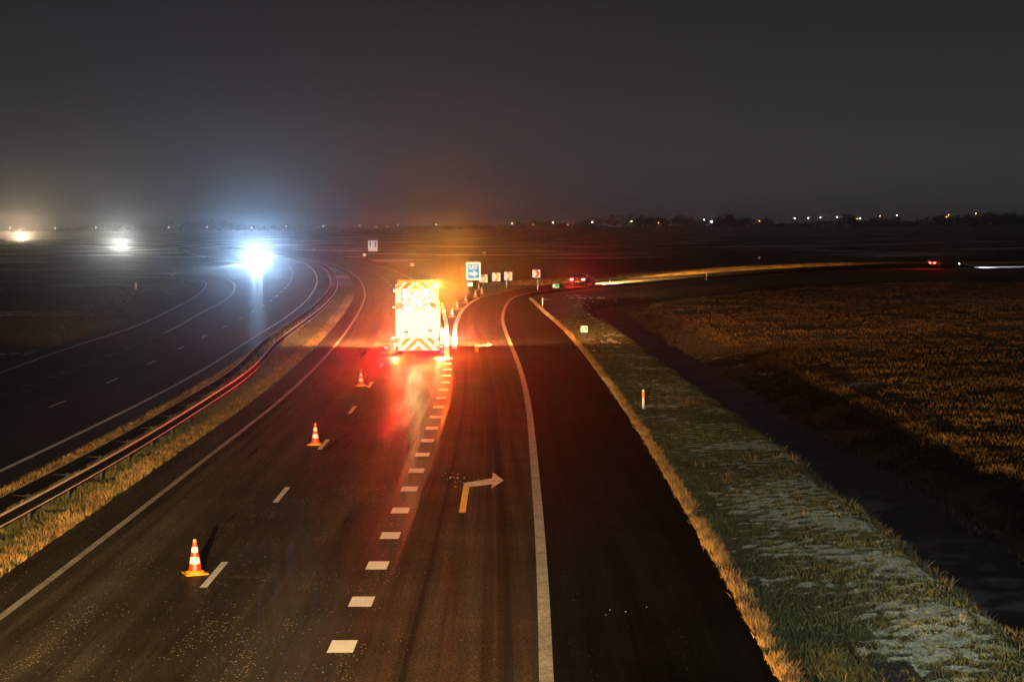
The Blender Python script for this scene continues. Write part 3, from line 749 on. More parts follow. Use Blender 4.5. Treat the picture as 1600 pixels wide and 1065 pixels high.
# ------------------------------------------------------------------ works truck with arrow board and crash cushion
def works_truck():
    g = G(653, 556); root = empty('works_truck', (g.x, g.y, .008), R(1.2), 'yellow works truck with lit arrow board, white rear panel and chevron bumper seen from behind', 'truck')
    X = lambda zx: (zx-450)/195.0
    Zh = lambda zy: (965-zy)/195.0
    # chassis, bed, cab
    mb = MB(); mb.box(-.45, -.3, .3, 8.4, .62, .85); mb.box(.3, .45, .3, 8.4, .62, .85); mb.box(-1.1, 1.1, .9, 1.1, .5, .8); mb.build('chassis', M['dark'], root)
    mb = MB(); mb.box(-1.17, 1.17, .62, 6.0, .95, 1.15, .02); mb.box(-1.17, -1.11, .62, 6.0, 1.15, 1.75, .01); mb.box(1.11, 1.17, .62, 6.0, 1.15, 1.75, .01)
    mb.box(-1.1, 1.1, 5.9, 6.0, 1.15, 2.7, .01); mb.build('load_bed', M['amber_paint'], root)
    cab = MB()   # cab from a side profile
    prof = [(6.15, .75), (8.25, .75), (8.3, 1.5), (8.22, 1.9), (7.95, 2.75), (7.7, 2.9), (6.15, 2.9)]
    b = len(cab.v)
    for x, k in ((-1.2, .92), (1.2, .92)):
        for yy, zz in prof: cab.v.append((x if zz < 1.95 else x*k, yy, zz))
    n = len(prof); cab.face([b+i for i in range(n)]); cab.face([b+n+i for i in reversed(range(n))])
    for i in range(n): cab.face((b+i, b+n+i, b+n+(i+1) % n, b+(i+1) % n))
    co = cab.build('cab', M['amber_paint'], root)
    mb = MB(); mb.poly([(-1.0, 8.225, 1.98), (1.0, 8.225, 1.98), (.95, 7.99, 2.68), (-.95, 7.99, 2.68)])
    mb.build('windscreen', M['glass'], co)
    for s in (-1, 1):
        mb = MB(); mb.poly([(s*1.205, 6.5, 1.6), (s*1.205, 7.9, 1.6), (s*1.205, 7.85, 1.93), (s*1.205, 6.5, 1.93)]); mb.build('side_window', M['glass'], co)
        mb = MB(); mb.box(s*1.38-.09, s*1.38+.09, 7.95, 8.05, 1.7, 2.25, .03); mb.tube((s*1.18, 8.0, 2.1), (s*1.38, 8.0, 2.1), .02); mb.build('mirror', M['dark'], co)
        mb = MB(); mb.tube((s*.9, 8.28, 1.0), (s*.9, 8.34, 1.0), .13, .12, 18); mb.build('headlight', M['head_warm_t'], co)
    for y in (1.75, 2.85, 7.1):
        for s in (-1, 1):
            mb = MB(); mb.tube((s*1.18, y, .5), (s*.86, y, .5), .5, n=28); mb.tube((s*1.185, y, .5), (s*1.175, y, .5), .44, n=28)
            w = mb.build('wheel', M['black'], root); r = MB(); r.tube((s*1.19, y, .5), (s*1.17, y, .5), .29, .26, 24); r.build('rim', M['steel_dull'], w)
            mb = MB(); mb.box(min(s*.84, s*1.2), max(s*.84, s*1.2), y-.58, y+.58, 1.02 if y > 5 else .93, 1.05 if y > 5 else .948); mb.build('mudguard', M['black'], root)
    # rear lifted cushion: the white panel
    yF = 0.0
    mb = MB(); mb.box(X(214), X(688), yF+.02, yF+.60, 1.03, 2.62, .02)
    panel = mb.build('cushion_panel', M['white_panel'], root)
    mb = MB(); mb.box(X(205), X(213), yF-.02, yF+.10, Zh(765), Zh(460)); mb.box(X(212), X(232), yF-.012, yF+.02, Zh(755), Zh(470)); mb.build('guide_rail', M['white'], root)
    mb = MB(); mb.box(X(690), X(700), yF-.02, yF+.10, Zh(700), Zh(430)); mb.box(X(668), X(688), yF-.012, yF+.02, Zh(755), Zh(430)); mb.build('guide_rail', M['white'], root)
    mb = MB(); mb.box(X(300), X(345), yF-.012, yF+.018, Zh(708), Zh(688), .004); mb.build('label_plate', M['steel_dull'], root)
    mb = MB(); mb.box(X(563), X(588), yF-.012, yF+.018, Zh(700), Zh(672), .004); mb.cur = 1; mb.box(X(589), X(604), yF-.013, yF+.017, Zh(702), Zh(674), .004); mb.build('latch_box', [M['board_grey'], M['red']], root)
    # oval handle recess
    mb = MB(); pts = [(X(453)+.215*math.cos(t), Zh(697)+.055*math.sin(t)) for t in np.linspace(math.pi, 2*math.pi, 15)]
    for a, b in zip(pts, pts[1:]): mb.tube((a[0], yF-.005, a[1]), (b[0], yF-.005, b[1]), .013, n=6)
    mb.build('handle', M['board_grey'], root)
    # chevron bumper board
    x0, x1, z0, z1 = X(230), X(690), Zh(905), Zh(765); mb = MB(); mb.box(x0, x1, yF-.02, yF+.10, z0, z1, .012); bump = mb.build('chevron_board', M['white'], root)
    def chevrons(parent, x0, x1, z0, z1, y, cx, slope, bw, phase, m):
        """inverted-V stripes clipped to the rectangle, flat sheeting standing 3 mm proud"""
        mb = MB()
        for k in range(-6, 10):
            zt = phase+k*2*bw
            for s in (-1, 1):
                xe = x1 if s > 0 else x0; N = 24; prev = None
                for i in range(N+1):
                    x = cx+(xe-cx)*i/N; top = zt-abs(x-cx)*slope; bot = top-bw; t_ = min(z1, max(z0, top)); b_ = max(z0, min(z1, bot))
                    if prev and (prev[1]-prev[2] > 1e-4 or t_-b_ > 1e-4): mb.poly([(prev[0], y, prev[2]), (x, y, b_), (x, y, t_), (prev[0], y, prev[1])])
                    prev = (x, t_, b_)
        o = mb.build('stripe', m, parent)
        return o
    chevrons(bump, x0+.01, x1-.01, z0+.015, z1-.015, yF-.024, X(458), .95, .27, Zh(765)+.90-.27*1.0+.02, M['orange_dim'])
    # upper frame: header, side strips, top bar
    hz0, hz1 = Zh(226), Zh(150); mb = MB(); mb.box(X(272), X(590), yF-.01, yF+.06, hz0, hz1, .008); hd = mb.build('header_board', M['white'], root)
    chevrons(hd, X(274), X(588), hz0+.01, hz1-.01, yF-.015, X(430), 1.0, .27, Zh(170), M['orange'])
    mb = MB(); mb.box(X(205), X(272)-.004, yF-.01, yF+.06, Zh(455), Zh(168), .008); ls = mb.build('side_strip', M['white'], root)
    def slants(parent, x0, x1, zs, sl, y):
        for a, b in zs: mb = MB(); mb.poly([(x0, y, a), (x1, y, a+sl), (x1, y, b+sl), (x0, y, b)]); mb.build('stripe', M['orange_dim'], parent)
    slants(ls, X(207), X(270), [(Zh(452), Zh(385)), (Zh(215), Zh(195))], .10, yF-.014)
    mb = MB(); mb.box(X(590)+.004, X(656), yF-.01, yF+.06, Zh(455), Zh(205), .008); rs = mb.build('side_strip', M['white'], root)
    slants(rs, X(592), X(654), [(Zh(420), Zh(370))], -.10, yF-.014)
    mb = MB(); mb.box(X(228), X(645), yF+.0, yF+.30, Zh(148), Zh(125), .02); mb.box(X(656)+.003, X(682), yF+.02, yF+.5, Zh(440), Zh(170), .015); mb.box(X(590)+.003, X(656), yF+.0, yF+.06, Zh(203), Zh(150), .01); mb.box(X(228), X(270), yF+.0, yF+.06, Zh(166), Zh(150), .01); mb.build('top_frame', M['amber_paint'], root)
    mb = MB(); mb.box(X(272), X(590), yF+.03, yF+.2, Zh(460), hz0-.004, .01); bd = mb.build('lamp_board', M['board_grey'], root)
    lamps = [(305, 250), (308, 303), (310, 368), (315, 428), (350, 288), (393, 325), (435, 362), (352, 448), (400, 408), (475, 320), (517, 280), (480, 405), (553, 238), (558, 293), (560, 355), (565, 428)]
    for zx, zy in lamps:
        mb = MB(); disc_y(mb, X(zx), Zh(zy), yF+.028, .115, 22, .04); lo = mb.build('arrow_lamp', M['lamp_arrow'], bd)
        mb = MB()
        for k in range(20):
            a0, a1 = 2*math.pi*k/20, 2*math.pi*(k+1)/20
            mb.tube((X(zx)+.125*math.cos(a0), yF+.02, Zh(zy)+.125*math.sin(a0)), (X(zx)+.125*math.cos(a1), yF+.02, Zh(zy)+.125*math.sin(a1)), .012, n=5, caps=False)
        mb.build('lamp_rim', M['dark'], lo)
    mb = MB(); mb.box(X(415), X(446), yF+.0, yF+.03, Zh(284), Zh(262), .02); mb.build('sensor_lamp', M['lamp_arrow'], bd)
    # support of the board
    mb = MB(); mb.box(-.75, -.6, .2, .35, 1.1, 4.0); mb.box(.5, .65, .2, .35, 1.1, 4.0); mb.tube((-.68, .35, 3.4), (-.68, 2.2, 1.2), .05); mb.tube((.58, .35, 3.4), (.58, 2.2, 1.2), .05); mb.build('board_support', M['dark'], root)
    # lamps
    for zx, zy in ((198, 838), (715, 818)):
        mb = MB(); mb.box(X(zx)-.09, X(zx)+.09, yF+.06, yF+.16, Zh(zy)-.10, Zh(zy)+.10, .02); h = mb.build('side_lamp_housing', M['dark'], root)
        mb = MB(); disc_y(mb, X(zx), Zh(zy), yF+.062, .08, 18, .03); mb.build('amber_lamp', M['lamp_amber'], h)
    for zx, zy in ((250, 850), (655, 835)):
        mb = MB(); disc_y(mb, X(zx), Zh(zy), yF-.022, .09, 18, .03); mb.build('amber_lamp', M['lamp_amber'], root)
    for zx, zy in ((192, 872), (712, 862)):
        mb = MB(); mb.box(X(zx)-.07, X(zx)+.07, yF+.04, yF+.12, Zh(zy)-.05, Zh(zy)+.05, .01); mb.build('tail_light', M['lamp_red'], root)
    mb = MB(); mb.ball((X(180), .5, Zh(428)), .045, 10); mb.tube((X(205), .5, Zh(428)), (X(184), .5, Zh(428)), .012); mb.build('marker_lamp', M['lamp_arrow'], root)
    mb = MB(); mb.box(X(186), X(204), .1, .3, Zh(252), Zh(236), .01); mb.build('marker_lamp', M['lamp_arrow'], root)
    # beacons
    for x, z, y in ((X(655), Zh(190), -.0), (X(600), Zh(158)+.06, .2), (-.95, 3.02, 7.4), (.95, 3.02, 7.4)):
        mb = MB(); mb.lathe([(.0, -.10), (.10, -.10), (.10, -.07)], 18, (x, y, z)); bs = mb.build('beacon', M['dark'], root)
        mb = MB(); mb.lathe([(.085, -.07), (.09, .0), (.075, .08), (.03, .115), (0, .12)], 18, (x, y, z)); mb.build('beacon_dome', M['beacon'] if x > 0 and z > 3.9 and y == 0 else M['lamp_amber'], bs)
    # light it gives off
    spot('beacon_light', (X(655)+.16, -.06, Zh(190)), (X(655)+1.6, -30, Zh(190)+4.3), 11000, (1.0, .36, .03), 18, .8, radius=.08, parent=root)
    spot('beacon_side_light', (X(655)+.2, .25, Zh(190)), None, 2500, (1.0, .38, .03), radius=.08, parent=root, kind='POINT')
    for s in (-1, 1):
        spot('roof_beacon_light', (s*1.1, 7.6, 3.2), (s*5.0, 22, 0), 42000, (1.0, .42, .13), 140, 1.0, .15, root)
        spot('headlight_beam', (s*.9, 8.45, 1.0), (s*1.0+1.5, 60, .8), 210000, (1.0, .80, .58), 34, .9, .1, root)
        spot('tail_glow', (s*1.32, -.06, .5), (s*1.0, -14, 0), 20000, (1.0, .003, .014), 64, .7, .3, root)
        spot('amber_glow', (s*1.3, -.06, .66), (s*1.2, -2.5, 0), 2300, (1.0, .40, .004), 80, .8, .08, root)
    spot('sign_fill_spot', (.9, 8.45, 1.1), (root.matrix_basis.inverted() @ at_depth(582.5, 384, 430)), 1600000, (1, .95, .85), 2.4, .6, .1, root)  # extra spot added to brighten the far information sign
    spot('arrow_glow', (-.1, -.08, 3.2), (6.5, -30, 0), 4500, (1.0, .50, .18), 60, .9, .6, root)
    return root
M['orange_dim'] = mat('orange_sheeting_deep', (.62, .22, .02), .4)
M['head_warm_t'] = mat('headlight_truck_lit', (.8, .8, .8), .2, emit=(1.0, .85, .6), estr=60)
works_truck()

# ------------------------------------------------------------------ cars
M['lamp_red_car'] = mat('car_lamp_red_lit', (.6, .01, .01), .3, emit=(1.0, .02, .012), estr=170)
def make_car(paint, head, beams, beam_col, beam_w, dazzle=None):
    """a hatchback, front towards +y, origin on the ground at its middle"""
    root = empty('car', (0, 0, 0))
    bm = bmesh.new(); ring = []
    side = [(-2.1, .35), (-2.16, .55), (-2.12, .92), (-2.02, 1.02), (-1.55, 1.38), (-1.0, 1.46), (.1, 1.44), (.55, 1.30), (1.05, .98), (1.9, .84), (2.14, .66), (2.16, .45), (2.1, .30), (1.75, .26), (-1.75, .28)]
    W = lambda z: .86 if z < .95 else .86-(z-.95)*.42
    for x in (-1, -.8, 0, .8, 1):
        r = []
        for y, z in side:
            w = W(z)*(.985 if abs(y) > 2.0 else 1.0); k = 1.0 if abs(x) < 1 else 1.0
            dz = .0 if abs(x) < 1 else -.03 if z > .9 else 0
            dy = y*(.985 if abs(x) == 1 else 1.0); r.append(bm.verts.new((x*w*(1 if abs(x) < 1 else 1.0), dy, z+dz)))
        ring.append(r)
    n = len(side)
    for a, b in zip(ring, ring[1:]):
        for i in range(n): bm.faces.new((a[i], b[i], b[(i+1) % n], a[(i+1) % n]))
    bm.faces.new(ring[0]); bm.faces.new(list(reversed(ring[-1])))
    bmesh.ops.recalc_face_normals(bm, faces=bm.faces[:]); bmesh.ops.bevel(bm, geom=[e for e in bm.edges if len(e.link_faces) == 2 and e.calc_face_angle() > .5], offset=.035, segments=2, affect='EDGES')
    mb = MB(); mb.bm(bm, True); body = mb.build('body', paint, root)
    mb = MB(); mb.poly([(-.74, 1.075, 1.0), (.74, 1.075, 1.0), (.66, .60, 1.305), (-.66, .60, 1.305)]); mb.build('windscreen', M['glass'], root)
    mb = MB(); mb.poly([(-.70, -2.0, 1.07), (-.64, -1.58, 1.39), (.64, -1.58, 1.39), (.70, -2.0, 1.07)]); mb.build('rear_window', M['glass'], root)
    for s in (-1, 1):
        mb = MB(); mb.poly([(s*.858, .9, .985), (s*.74, .35, 1.33), (s*.735, -1.2, 1.36), (s*.85, -1.7, 1.0)]); mb.build('side_window', M['glass'], root)
        mb = MB(); mb.box(min(s*.88, s*1.0), max(s*.88, s*1.0), .65, .78, .98, 1.09, .02); mb.build('mirror', paint, root)
        for y in (-1.3, 1.32):
            mb = MB(); mb.tube((s*.88, y, .32), (s*.66, y, .32), .32, n=24); w = mb.build('wheel', M['black'], root); r = MB(); r.tube((s*.89, y, .32), (s*.87, y, .32), .21, .19, 20); r.build('rim', M['steel_dull'], w)
        mb = MB(); mb.box(s*.62-.13, s*.62+.13, 2.08, 2.19, .58, .70, .03); mb.build('headlight', head, root)
        mb = MB(); mb.box(min(s*.56, s*.882), max(s*.56, s*.882), -2.21, -1.98, .74, .90, .03); mb.build('tail_light', M['lamp_red_car'], root)
        if beams:
            lb = spot('headlight_beam', (s*.62, 2.25, .66), (s*.62, 42, -3.4), beams, beam_col, 13, .7, .09, root); lb.scale = (beam_w/13.0, 1, 1)
        if dazzle: spot('high_beam', (s*.62, 2.26, .68), dazzle[0], dazzle[1], beam_col, 11, 1.0, .09, root)
        spot('tail_glow', (s*.68, -2.3, .8), (s*.68, -9, 0), 700, (1, .03, .02), 110, .8, .08, root)
    mb = MB(); mb.box(-.26, .26, -2.2, -2.155, .50, .61); mb.build('number_plate', M['yellow_sheet'], root)
    mb = MB(); mb.box(-.5, .5, 2.13, 2.175, .40, .55, .01); mb.build('grille', M['dark'], root)
    return root
def place_car(root, loc, heading, label, group='cars on the motorway and ramps'):
    root.location = (loc.x, loc.y, .006); root.rotation_euler = (0, 0, heading-math.pi/2); tag(root, label, 'car', group)
cA = make_car(M['car_dark'], M['head_cool'], 150000, (.40, .68, 1.0), 70, ((-1.8, 60, 5.0), 45000))
g = G(402, 411.5); place_car(cA, g, math.atan2(-1, .10), 'car with dazzling blue white headlights coming round the opposite carriageway bend')
cB = make_car(M['car_dark'], M['head_warm'], 30000, (.95, 1.0, .85), 60, ((4.5, 60, 2.5), 15000))
g = G(187, 386.5); place_car(cB, g, math.atan2(-1, .28), 'far oncoming car with white headlights, left of the dazzling one')
cC = make_car(M['car_dark'], M['head_warm'], 40000, (1.0, .72, .42), 60, ((2.0, 60, 2.5), 38000))
g = G(34, 377.5); place_car(cC, g, math.atan2(-1, .29), 'farthest car at the left edge with warm orange headlights')
cD = make_car(M['car_dark'], M['head_warm_t'], 1900000, (1.0, .58, .15), 24)
g = G(912, 446.5); place_car(cD, g, math.atan2(.92, .38), 'dark car with red tail lights driving away on the exit ramp curve')
cE = make_car(M['car_dark'], M['head_cool_s'] if 'head_cool_s' in M else M['head_warm_t'], 700000, (.85, 1.0, .95), 50)
g = G(1476, 418.5); place_car(cE, g, math.atan2(.22, 1), 'dark car seen from the side at the far right end of the ramp')

# ------------------------------------------------------------------ signs
def post_mb(mb, x, y, z1, r=.038): mb.tube((x, y, -.25), (x, y, z1), r, n=10)
def text_mesh(s, size, y, cx, cz, mat_, parent, bold=.012):
    cu = bpy.data.curves.new('lettering', 'FONT'); cu.body = s; cu.size = size; cu.align_x = 'CENTER'; cu.align_y = 'CENTER'; cu.extrude = .002; cu.offset = bold
    t = bpy.data.objects.new('tmp_text', cu); COL.objects.link(t); dg = bpy.context.evaluated_depsgraph_get()
    me = bpy.data.meshes.new_from_object(t.evaluated_get(dg)); bpy.data.objects.remove(t)
    for v in me.vertices: v.co = Vector((v.co.x+cx, y-v.co.z, v.co.y+cz))
    me.materials.clear(); me.materials.append(mat_)
    o = bpy.data.objects.new('lettering', me); COL.objects.link(o); o.parent = parent; return o
def rrect(w, h, r, cx, cz, n=5):
    pts = []
    for (sx, sz, a0) in ((1, 1, 0), (-1, 1, 90), (-1, -1, 180), (1, -1, 270)):
        for k in range(n+1):
            a = R(a0+90*k/n); pts.append((cx+sx*(w/2-r)+r*math.cos(a), cz+sz*(h/2-r)+r*math.sin(a)))
    return pts
def exit_sign():
    g = G(747, 456); root = empty('exit_sign', g, 0, 'blue and white exit sign reading UIT with a right arrow', 'road sign')
    ppm = F_PX/g.y; zc = (456-423.4)/ppm; cx = (740-747)/ppm; w, h = 23/ppm, 28/ppm
    mb = MB(); post_mb(mb, .0, .03, zc+h/2-.1, .045); mb.build('post', M['steel_dull'], root)
    mb = MB(); post_mb(mb, 2*cx, .03, zc+h/2-.1, .045); mb.build('post', M['steel_dull'], root)
    mb = MB(); mb.prism_y(rrect(w, h, .10, cx, zc), -.03, 0); p = mb.build('sign_panel', M['white'], root)
    mb = MB(); mb.prism_y(rrect(w-.36, h-.40, .06, cx, zc), -.034, -.031); mb.build('blue_field', M['blue'], p)
    text_mesh('UIT', .60, -.040, cx, zc+.40, M['white'], p, .008)
    mb = MB(); a = zc-.28; mb.prism_y([(cx-.50, a-.13), (cx+.02, a-.13), (cx+.02, a-.36), (cx+.50, a), (cx+.02, a+.36), (cx+.02, a+.13), (cx-.50, a+.13)], -.040, -.036); mb.build('arrow', M['white'], p)
exit_sign()
def chevron_sign(cx, cy, size, foot, label, first_red, rot=0.0):
    g = G(cx, foot); ppm = F_PX/g.y; w = size/ppm; zc = (foot-cy)/ppm
    root = empty('chevron_sign', g, rot, label, 'road sign', 'chevron boards on the exit curve')
    mb = MB(); post_mb(mb, 0, .03, zc+w*.3, .03); mb.build('post', M['steel_dull'], root)
    mb = MB(); mb.prism_y(rrect(w, w, .05, 0, zc), -.03, 0); p = mb.build('sign_panel', M['white'], root)
    h = w/2*.92; t = w*.30; a = -w*.22
    top = [(a, zc+h), (a+t, zc+h), (a+t+w*.34, zc), (a+w*.34, zc)]; bot = [(a+w*.34, zc), (a+t+w*.34, zc), (a+t, zc-h), (a, zc-h)]
    mb = MB()
    mb.cur = 0
    for q in (top, bot): mb.prism_y(q, -.036, -.031)
    if not first_red:
        mb = MB(); k = .30
        t1 = [(a, zc+h), (a+t, zc+h), (a+t+w*.34*k, zc+h*(1-k)), (a+w*.34*k, zc+h*(1-k))]; b1 = [(a+w*.34*k, zc-h*(1-k)), (a+t+w*.34*k, zc-h*(1-k)), (a+t, zc-h), (a, zc-h)]
        for q in (t1, b1): mb.prism_y(q, -.036, -.031)
        mb.cur = 1
        t2 = [(a+w*.34*k, zc+h*(1-k)), (a+t+w*.34*k, zc+h*(1-k)), (a+t+w*.34, zc), (a+w*.34, zc)]; b2 = [(a+w*.34, zc), (a+t+w*.34, zc), (a+t+w*.34*k, zc-h*(1-k)), (a+w*.34*k, zc-h*(1-k))]
        for q in (t2, b2): mb.prism_y(q, -.036, -.031)
    mb.build('chevron', [M['red'], M['yellow_sheet']], p)
chevron_sign(755.5, 435, 12.6, 451, 'red and yellow chevron board partly hidden behind the blue exit sign', False, .1)
chevron_sign(775.6, 432.8, 13, 450, 'chevron board second from left, standing alone right of the exit sign', False, .05)
chevron_sign(794.2, 431.3, 12.8, 449, 'chevron board with a white reflector post right below it', False, 0)
chevron_sign(838.2, 427.4, 12.4, 446.5, 'white board with bold red chevron, farthest right of the four', True, -.05)
def plate_sign(cx, cy, wpx, hpx, depth, label, colours, name='marker_sign', rot=0, group=None):
    p = at_depth(cx, cy, depth); ppm = F_PX/depth; w, h = wpx/ppm, hpx/ppm
    root = empty(name, (p.x, p.y, 0), rot, label, 'road sign', group); zc = p.z
    mb = MB(); post_mb(mb, 0, .02, zc, .028); mb.build('post', M['steel_dull'], root)
    mb = MB(); mb.prism_y(rrect(w, h, min(w, h)*.12, 0, zc), -.02, 0); pn = mb.build('sign_panel', M[colours[0]], root)
    if len(colours) > 1:
        for (a, b, c, d) in colours[2]:
            mb = MB(); mb.prism_y([(a*w, zc+c*h), (b*w, zc+c*h), (b*w, zc+d*h), (a*w, zc+d*h)], -.026, -.022); mb.build('field', M[colours[1]], pn)
KS = 'small hectometre plates'
plate_sign(734.2, 444.2, 8.6, 6.2, 207, 'small white double plate just below the blue exit sign', ('white', 'yellow_sheet', [(-.04, .04, -.42, .42)]), group=KS)
plate_sign(644, 413.4, 6.6, 5.0, 290, 'small pale plate standing alone above the left roof edge of the works truck', ('white',), group=KS)
plate_sign(569.5, 398.2, 5.2, 3.8, 390, 'tiny pale plate left below the white and blue information sign', ('white',), group=KS)
plate_sign(490.4, 390, 4.8, 3.6, 430, 'tiny pale plate right of the dazzling headlights', ('white',), group=KS)
plate_sign(756.6, 395, 5.4, 4.0, 400, 'tiny pale plate high above the blue exit sign', ('white',), group=KS)
plate_sign(1186.5, 402.5, 3.4, 3.4, 380, 'tiny pale plate beyond the ramp on the right', ('white',), group=KS)
plate_sign(868.5, 446.6, 10.4, 6.0, 210, 'green and white plate between the red chevron board and the dark car', ('green', 'white', [(-.46, -.15, -.4, .4), (-.1, .46, -.44, -.3)]), group=KS)
plate_sign(912.9, 514, 10.6, 9.6, 122, 'small green and white tilted plate on a post in the right verge', ('white', 'green', [(-.02, .42, -.25, .40), (-.40, -.22, -.1, .32)]), rot=-.12, group=KS)
def info_sign():
    p = at_depth(582.5, 384, 430); ppm = F_PX/430; w, h = 15/ppm, 17.2/ppm; zc = p.z
    root = empty('information_sign', (p.x, p.y, 0), .0, 'far white information sign with two blue bars above the works truck road', 'road sign')
    for s in (-1, 1): mb = MB(); post_mb(mb, s*w*.3, .05, zc+h*.3, .06); mb.build('post', M['steel_dull'], root)
    mb = MB(); mb.prism_y(rrect(w, h, .15, 0, zc), -.05, 0); pn = mb.build('sign_panel', M['white'], root)
    for s in (-1, 1):
        mb = MB(); x = s*w*.27; mb.prism_y([(x-.17, zc-.1*h), (x+.17, zc-.1*h), (x+.17, zc+.38*h), (x-.17, zc+.38*h)], -.058, -.052); mb.build('blue_bar', M['blue'], pn)
info_sign()
def reflector_post(px, foot, hpx, label, orange=True, tilt=0):
    g = G(px, foot); ppm = F_PX/g.y; h = max(.55, hpx/ppm)
    root = empty('reflector_post', g, 0, label, 'reflector post', 'reflector posts'); root.rotation_euler = (0, tilt, 0)
    mb = MB(); mb.prism_y([(-.045, -.2), (.045, -.2), (.045, h*.96), (.02, h), (-.045, h*.97)], -.03, .03); mb.build('post_body', M['post_white'], root)
    mb = MB(); mb.prism_y([(-.047, h*.55), (.047, h*.55), (.047, h*.86), (-.047, h*.86)], -.036, .036); mb.build('reflector_band', M['orange'] if orange else M['white'], root)
M['post_white'] = mat('post_white', (.62, .60, .56), .5, noise=(8, .35))
reflector_post(1005, 636, 28, 'white reflector post with orange band in the right verge, nearest the camera')
reflector_post(847.6, 477, 12, 'small red and white reflector post at the start of the right verge')
reflector_post(840, 453, 5, 'small orange lit post on the ramp edge under the red chevron board')
reflector_post(840.3, 445, 9, 'pale post directly under the red chevron board', False)
reflector_post(791.4, 449, 9.5, 'pale post under the third chevron board', False)
reflector_post(1103, 437, 11, 'leaning white post in front of the lit strip of the ramp', False, .12)
reflector_post(951, 445, 8, 'thin dark post beside the lit strip right of the dark car', False, .2)
def roadside_box():
    g = G(210, 452); ppm = F_PX/g.y; w, h = 7/ppm, 11/ppm
    root = empty('roadside_cabinet', g, 0, 'white roadside cabinet with a bright right side on the left field edge', 'cabinet')
    mb = MB(); mb.box(-w/2, .04*w, 0, .35, 0, h, .02); mb.build('cabinet_body', M['concrete'], root)
    mb = MB(); mb.box(.05*w, w/2, -.03, .33, 0, h*1.02, .02); mb.build('cabinet_door', M['white'], root)
roadside_box()
plate_sign(269.4, 430.5, 3.2, 3.0, 265, 'small dim sign beside the far bend of the entry ramp', ('white',), group='dim signs by the entry ramp')
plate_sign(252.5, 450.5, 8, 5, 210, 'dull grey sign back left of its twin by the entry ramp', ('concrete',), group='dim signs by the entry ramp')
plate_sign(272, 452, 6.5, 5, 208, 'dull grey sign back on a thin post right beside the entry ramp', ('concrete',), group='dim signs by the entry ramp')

# ------------------------------------------------------------------ horizon: street lights, farms, trees
def street_light(px, py, depth, lamp, label, r=.40, group='street lights on the horizon'):
    p = at_depth(px, py, depth); root = empty('street_lamp', (p.x, p.y, -.3), 0, label, 'street light', group); h = p.z+.3
    mb = MB(); mb.tube((0, 0, 0), (0, 0, h), .12, .07, 8); mb.tube((0, 0, h), (-1.0, 0, h+.25), .05, n=6); mb.build('pole', M['dark'], root)
    mb = MB(); mb.ball((-1.0, 0, h), r, 12, .45, .7); mb.build('lamp_head', M[lamp], root)
WL = [(18, 356), (88, 356), (152, 355.6), (265.5, 355), (325, 354.4), (395, 356), (449, 353.3), (507, 353), (564, 352.4), (624, 351.5), (684, 350.7), (802, 349), (866, 348), (927.5, 347), (988.5, 345.5), (1102, 343.3), (1244, 341.2), (1265, 340.7), (1284, 340), (1310, 339.2), (1403, 336.6)]
for i, (px, py) in enumerate(WL): street_light(px, py, 1500, 'street_white', 'small pale street light in the row along the far horizon')
for px, py, lb in ((589.5, 354.6, 'small orange light left of a second orange one above the information sign'), (607.5, 354.3, 'orange light right of its orange neighbour above the information sign'), (835, 351, 'dim orange light low on the horizon above the red chevron board'), (889, 351, 'dim orange light on the horizon above the dark car'), (1031, 348.2, 'orange light left of the bright farm lights'), (1188.5, 345.3, 'orange double light left of the row of four pale lights'), (1341, 341.4, 'orange light left of a pale twin on the right horizon'), (1377, 337.6, 'orange light between two pale ones on the right horizon'), (1481, 338.6, 'low orange light of a pair at the far right'), (1484, 335.7, 'upper orange light of a pair at the far right'), (1527, 333.6, 'warm light farthest right in front of the big tree mass')):
    street_light(px, py, 1500, 'street_orange', lb, .36, 'orange lights on the horizon')
street_light(1114, 346.2, 1400, 'street_white', 'brightest pale light in front of the big dark tree clump', .8)
street_light(1346, 341.4, 1500, 'street_white', 'pale light right of its orange twin on the right horizon', .5)
def farm(px, base_y, w, label, lit=True):
    p = G(px, base_y, -.3); root = empty('farmhouse', p, rng.uniform(-.3, .3), label, 'house', 'farmhouses on the horizon')
    D = 9; mb = MB(); mb.box(-w/2, w/2, 0, D, 0, 3.2); mb.build('wall', M['brick'], root)
    mb = MB(); b = len(mb.v); mb.v += [(-w/2-.4, -.5, 3.1), (w/2+.4, -.5, 3.1), (w/2+.4, D+.5, 3.1), (-w/2-.4, D+.5, 3.1), (-w/2+1.5, D/2, 7.4), (w/2-1.5, D/2, 7.4)]
    for q in ((0, 1, 5, 4), (1, 2, 5), (2, 3, 4, 5), (3, 0, 4), (0, 3, 2, 1)): mb.face([b+i for i in q])
    rf = mb.build('roof', M['roof'], root); mb = MB(); mb.box(-.4, .4, D/2-.4, D/2+.4, 6.9, 8.3); mb.build('chimney', M['brick'], rf)
    for k in range(3):
        x = -w/2+w*(k+.5)/3; mb = MB(); mb.box(x-.8, x+.8, -.04, .05, 1.0, 2.4); mb.build('window', M['window_lit'] if lit else M['glass'], root)
farm(1046, 352.5, 20, 'farmhouse with orange lit windows, brightest on the horizon')
farm(1101, 352, 14, 'low dim farmhouse left of the big dark tree clump')
farm(1310, 349.5, 22, 'long low farmhouse under the fourth pale light of the right row')
farm(1243, 350.5, 14, 'small farmhouse under the first pale light of the right row', False)

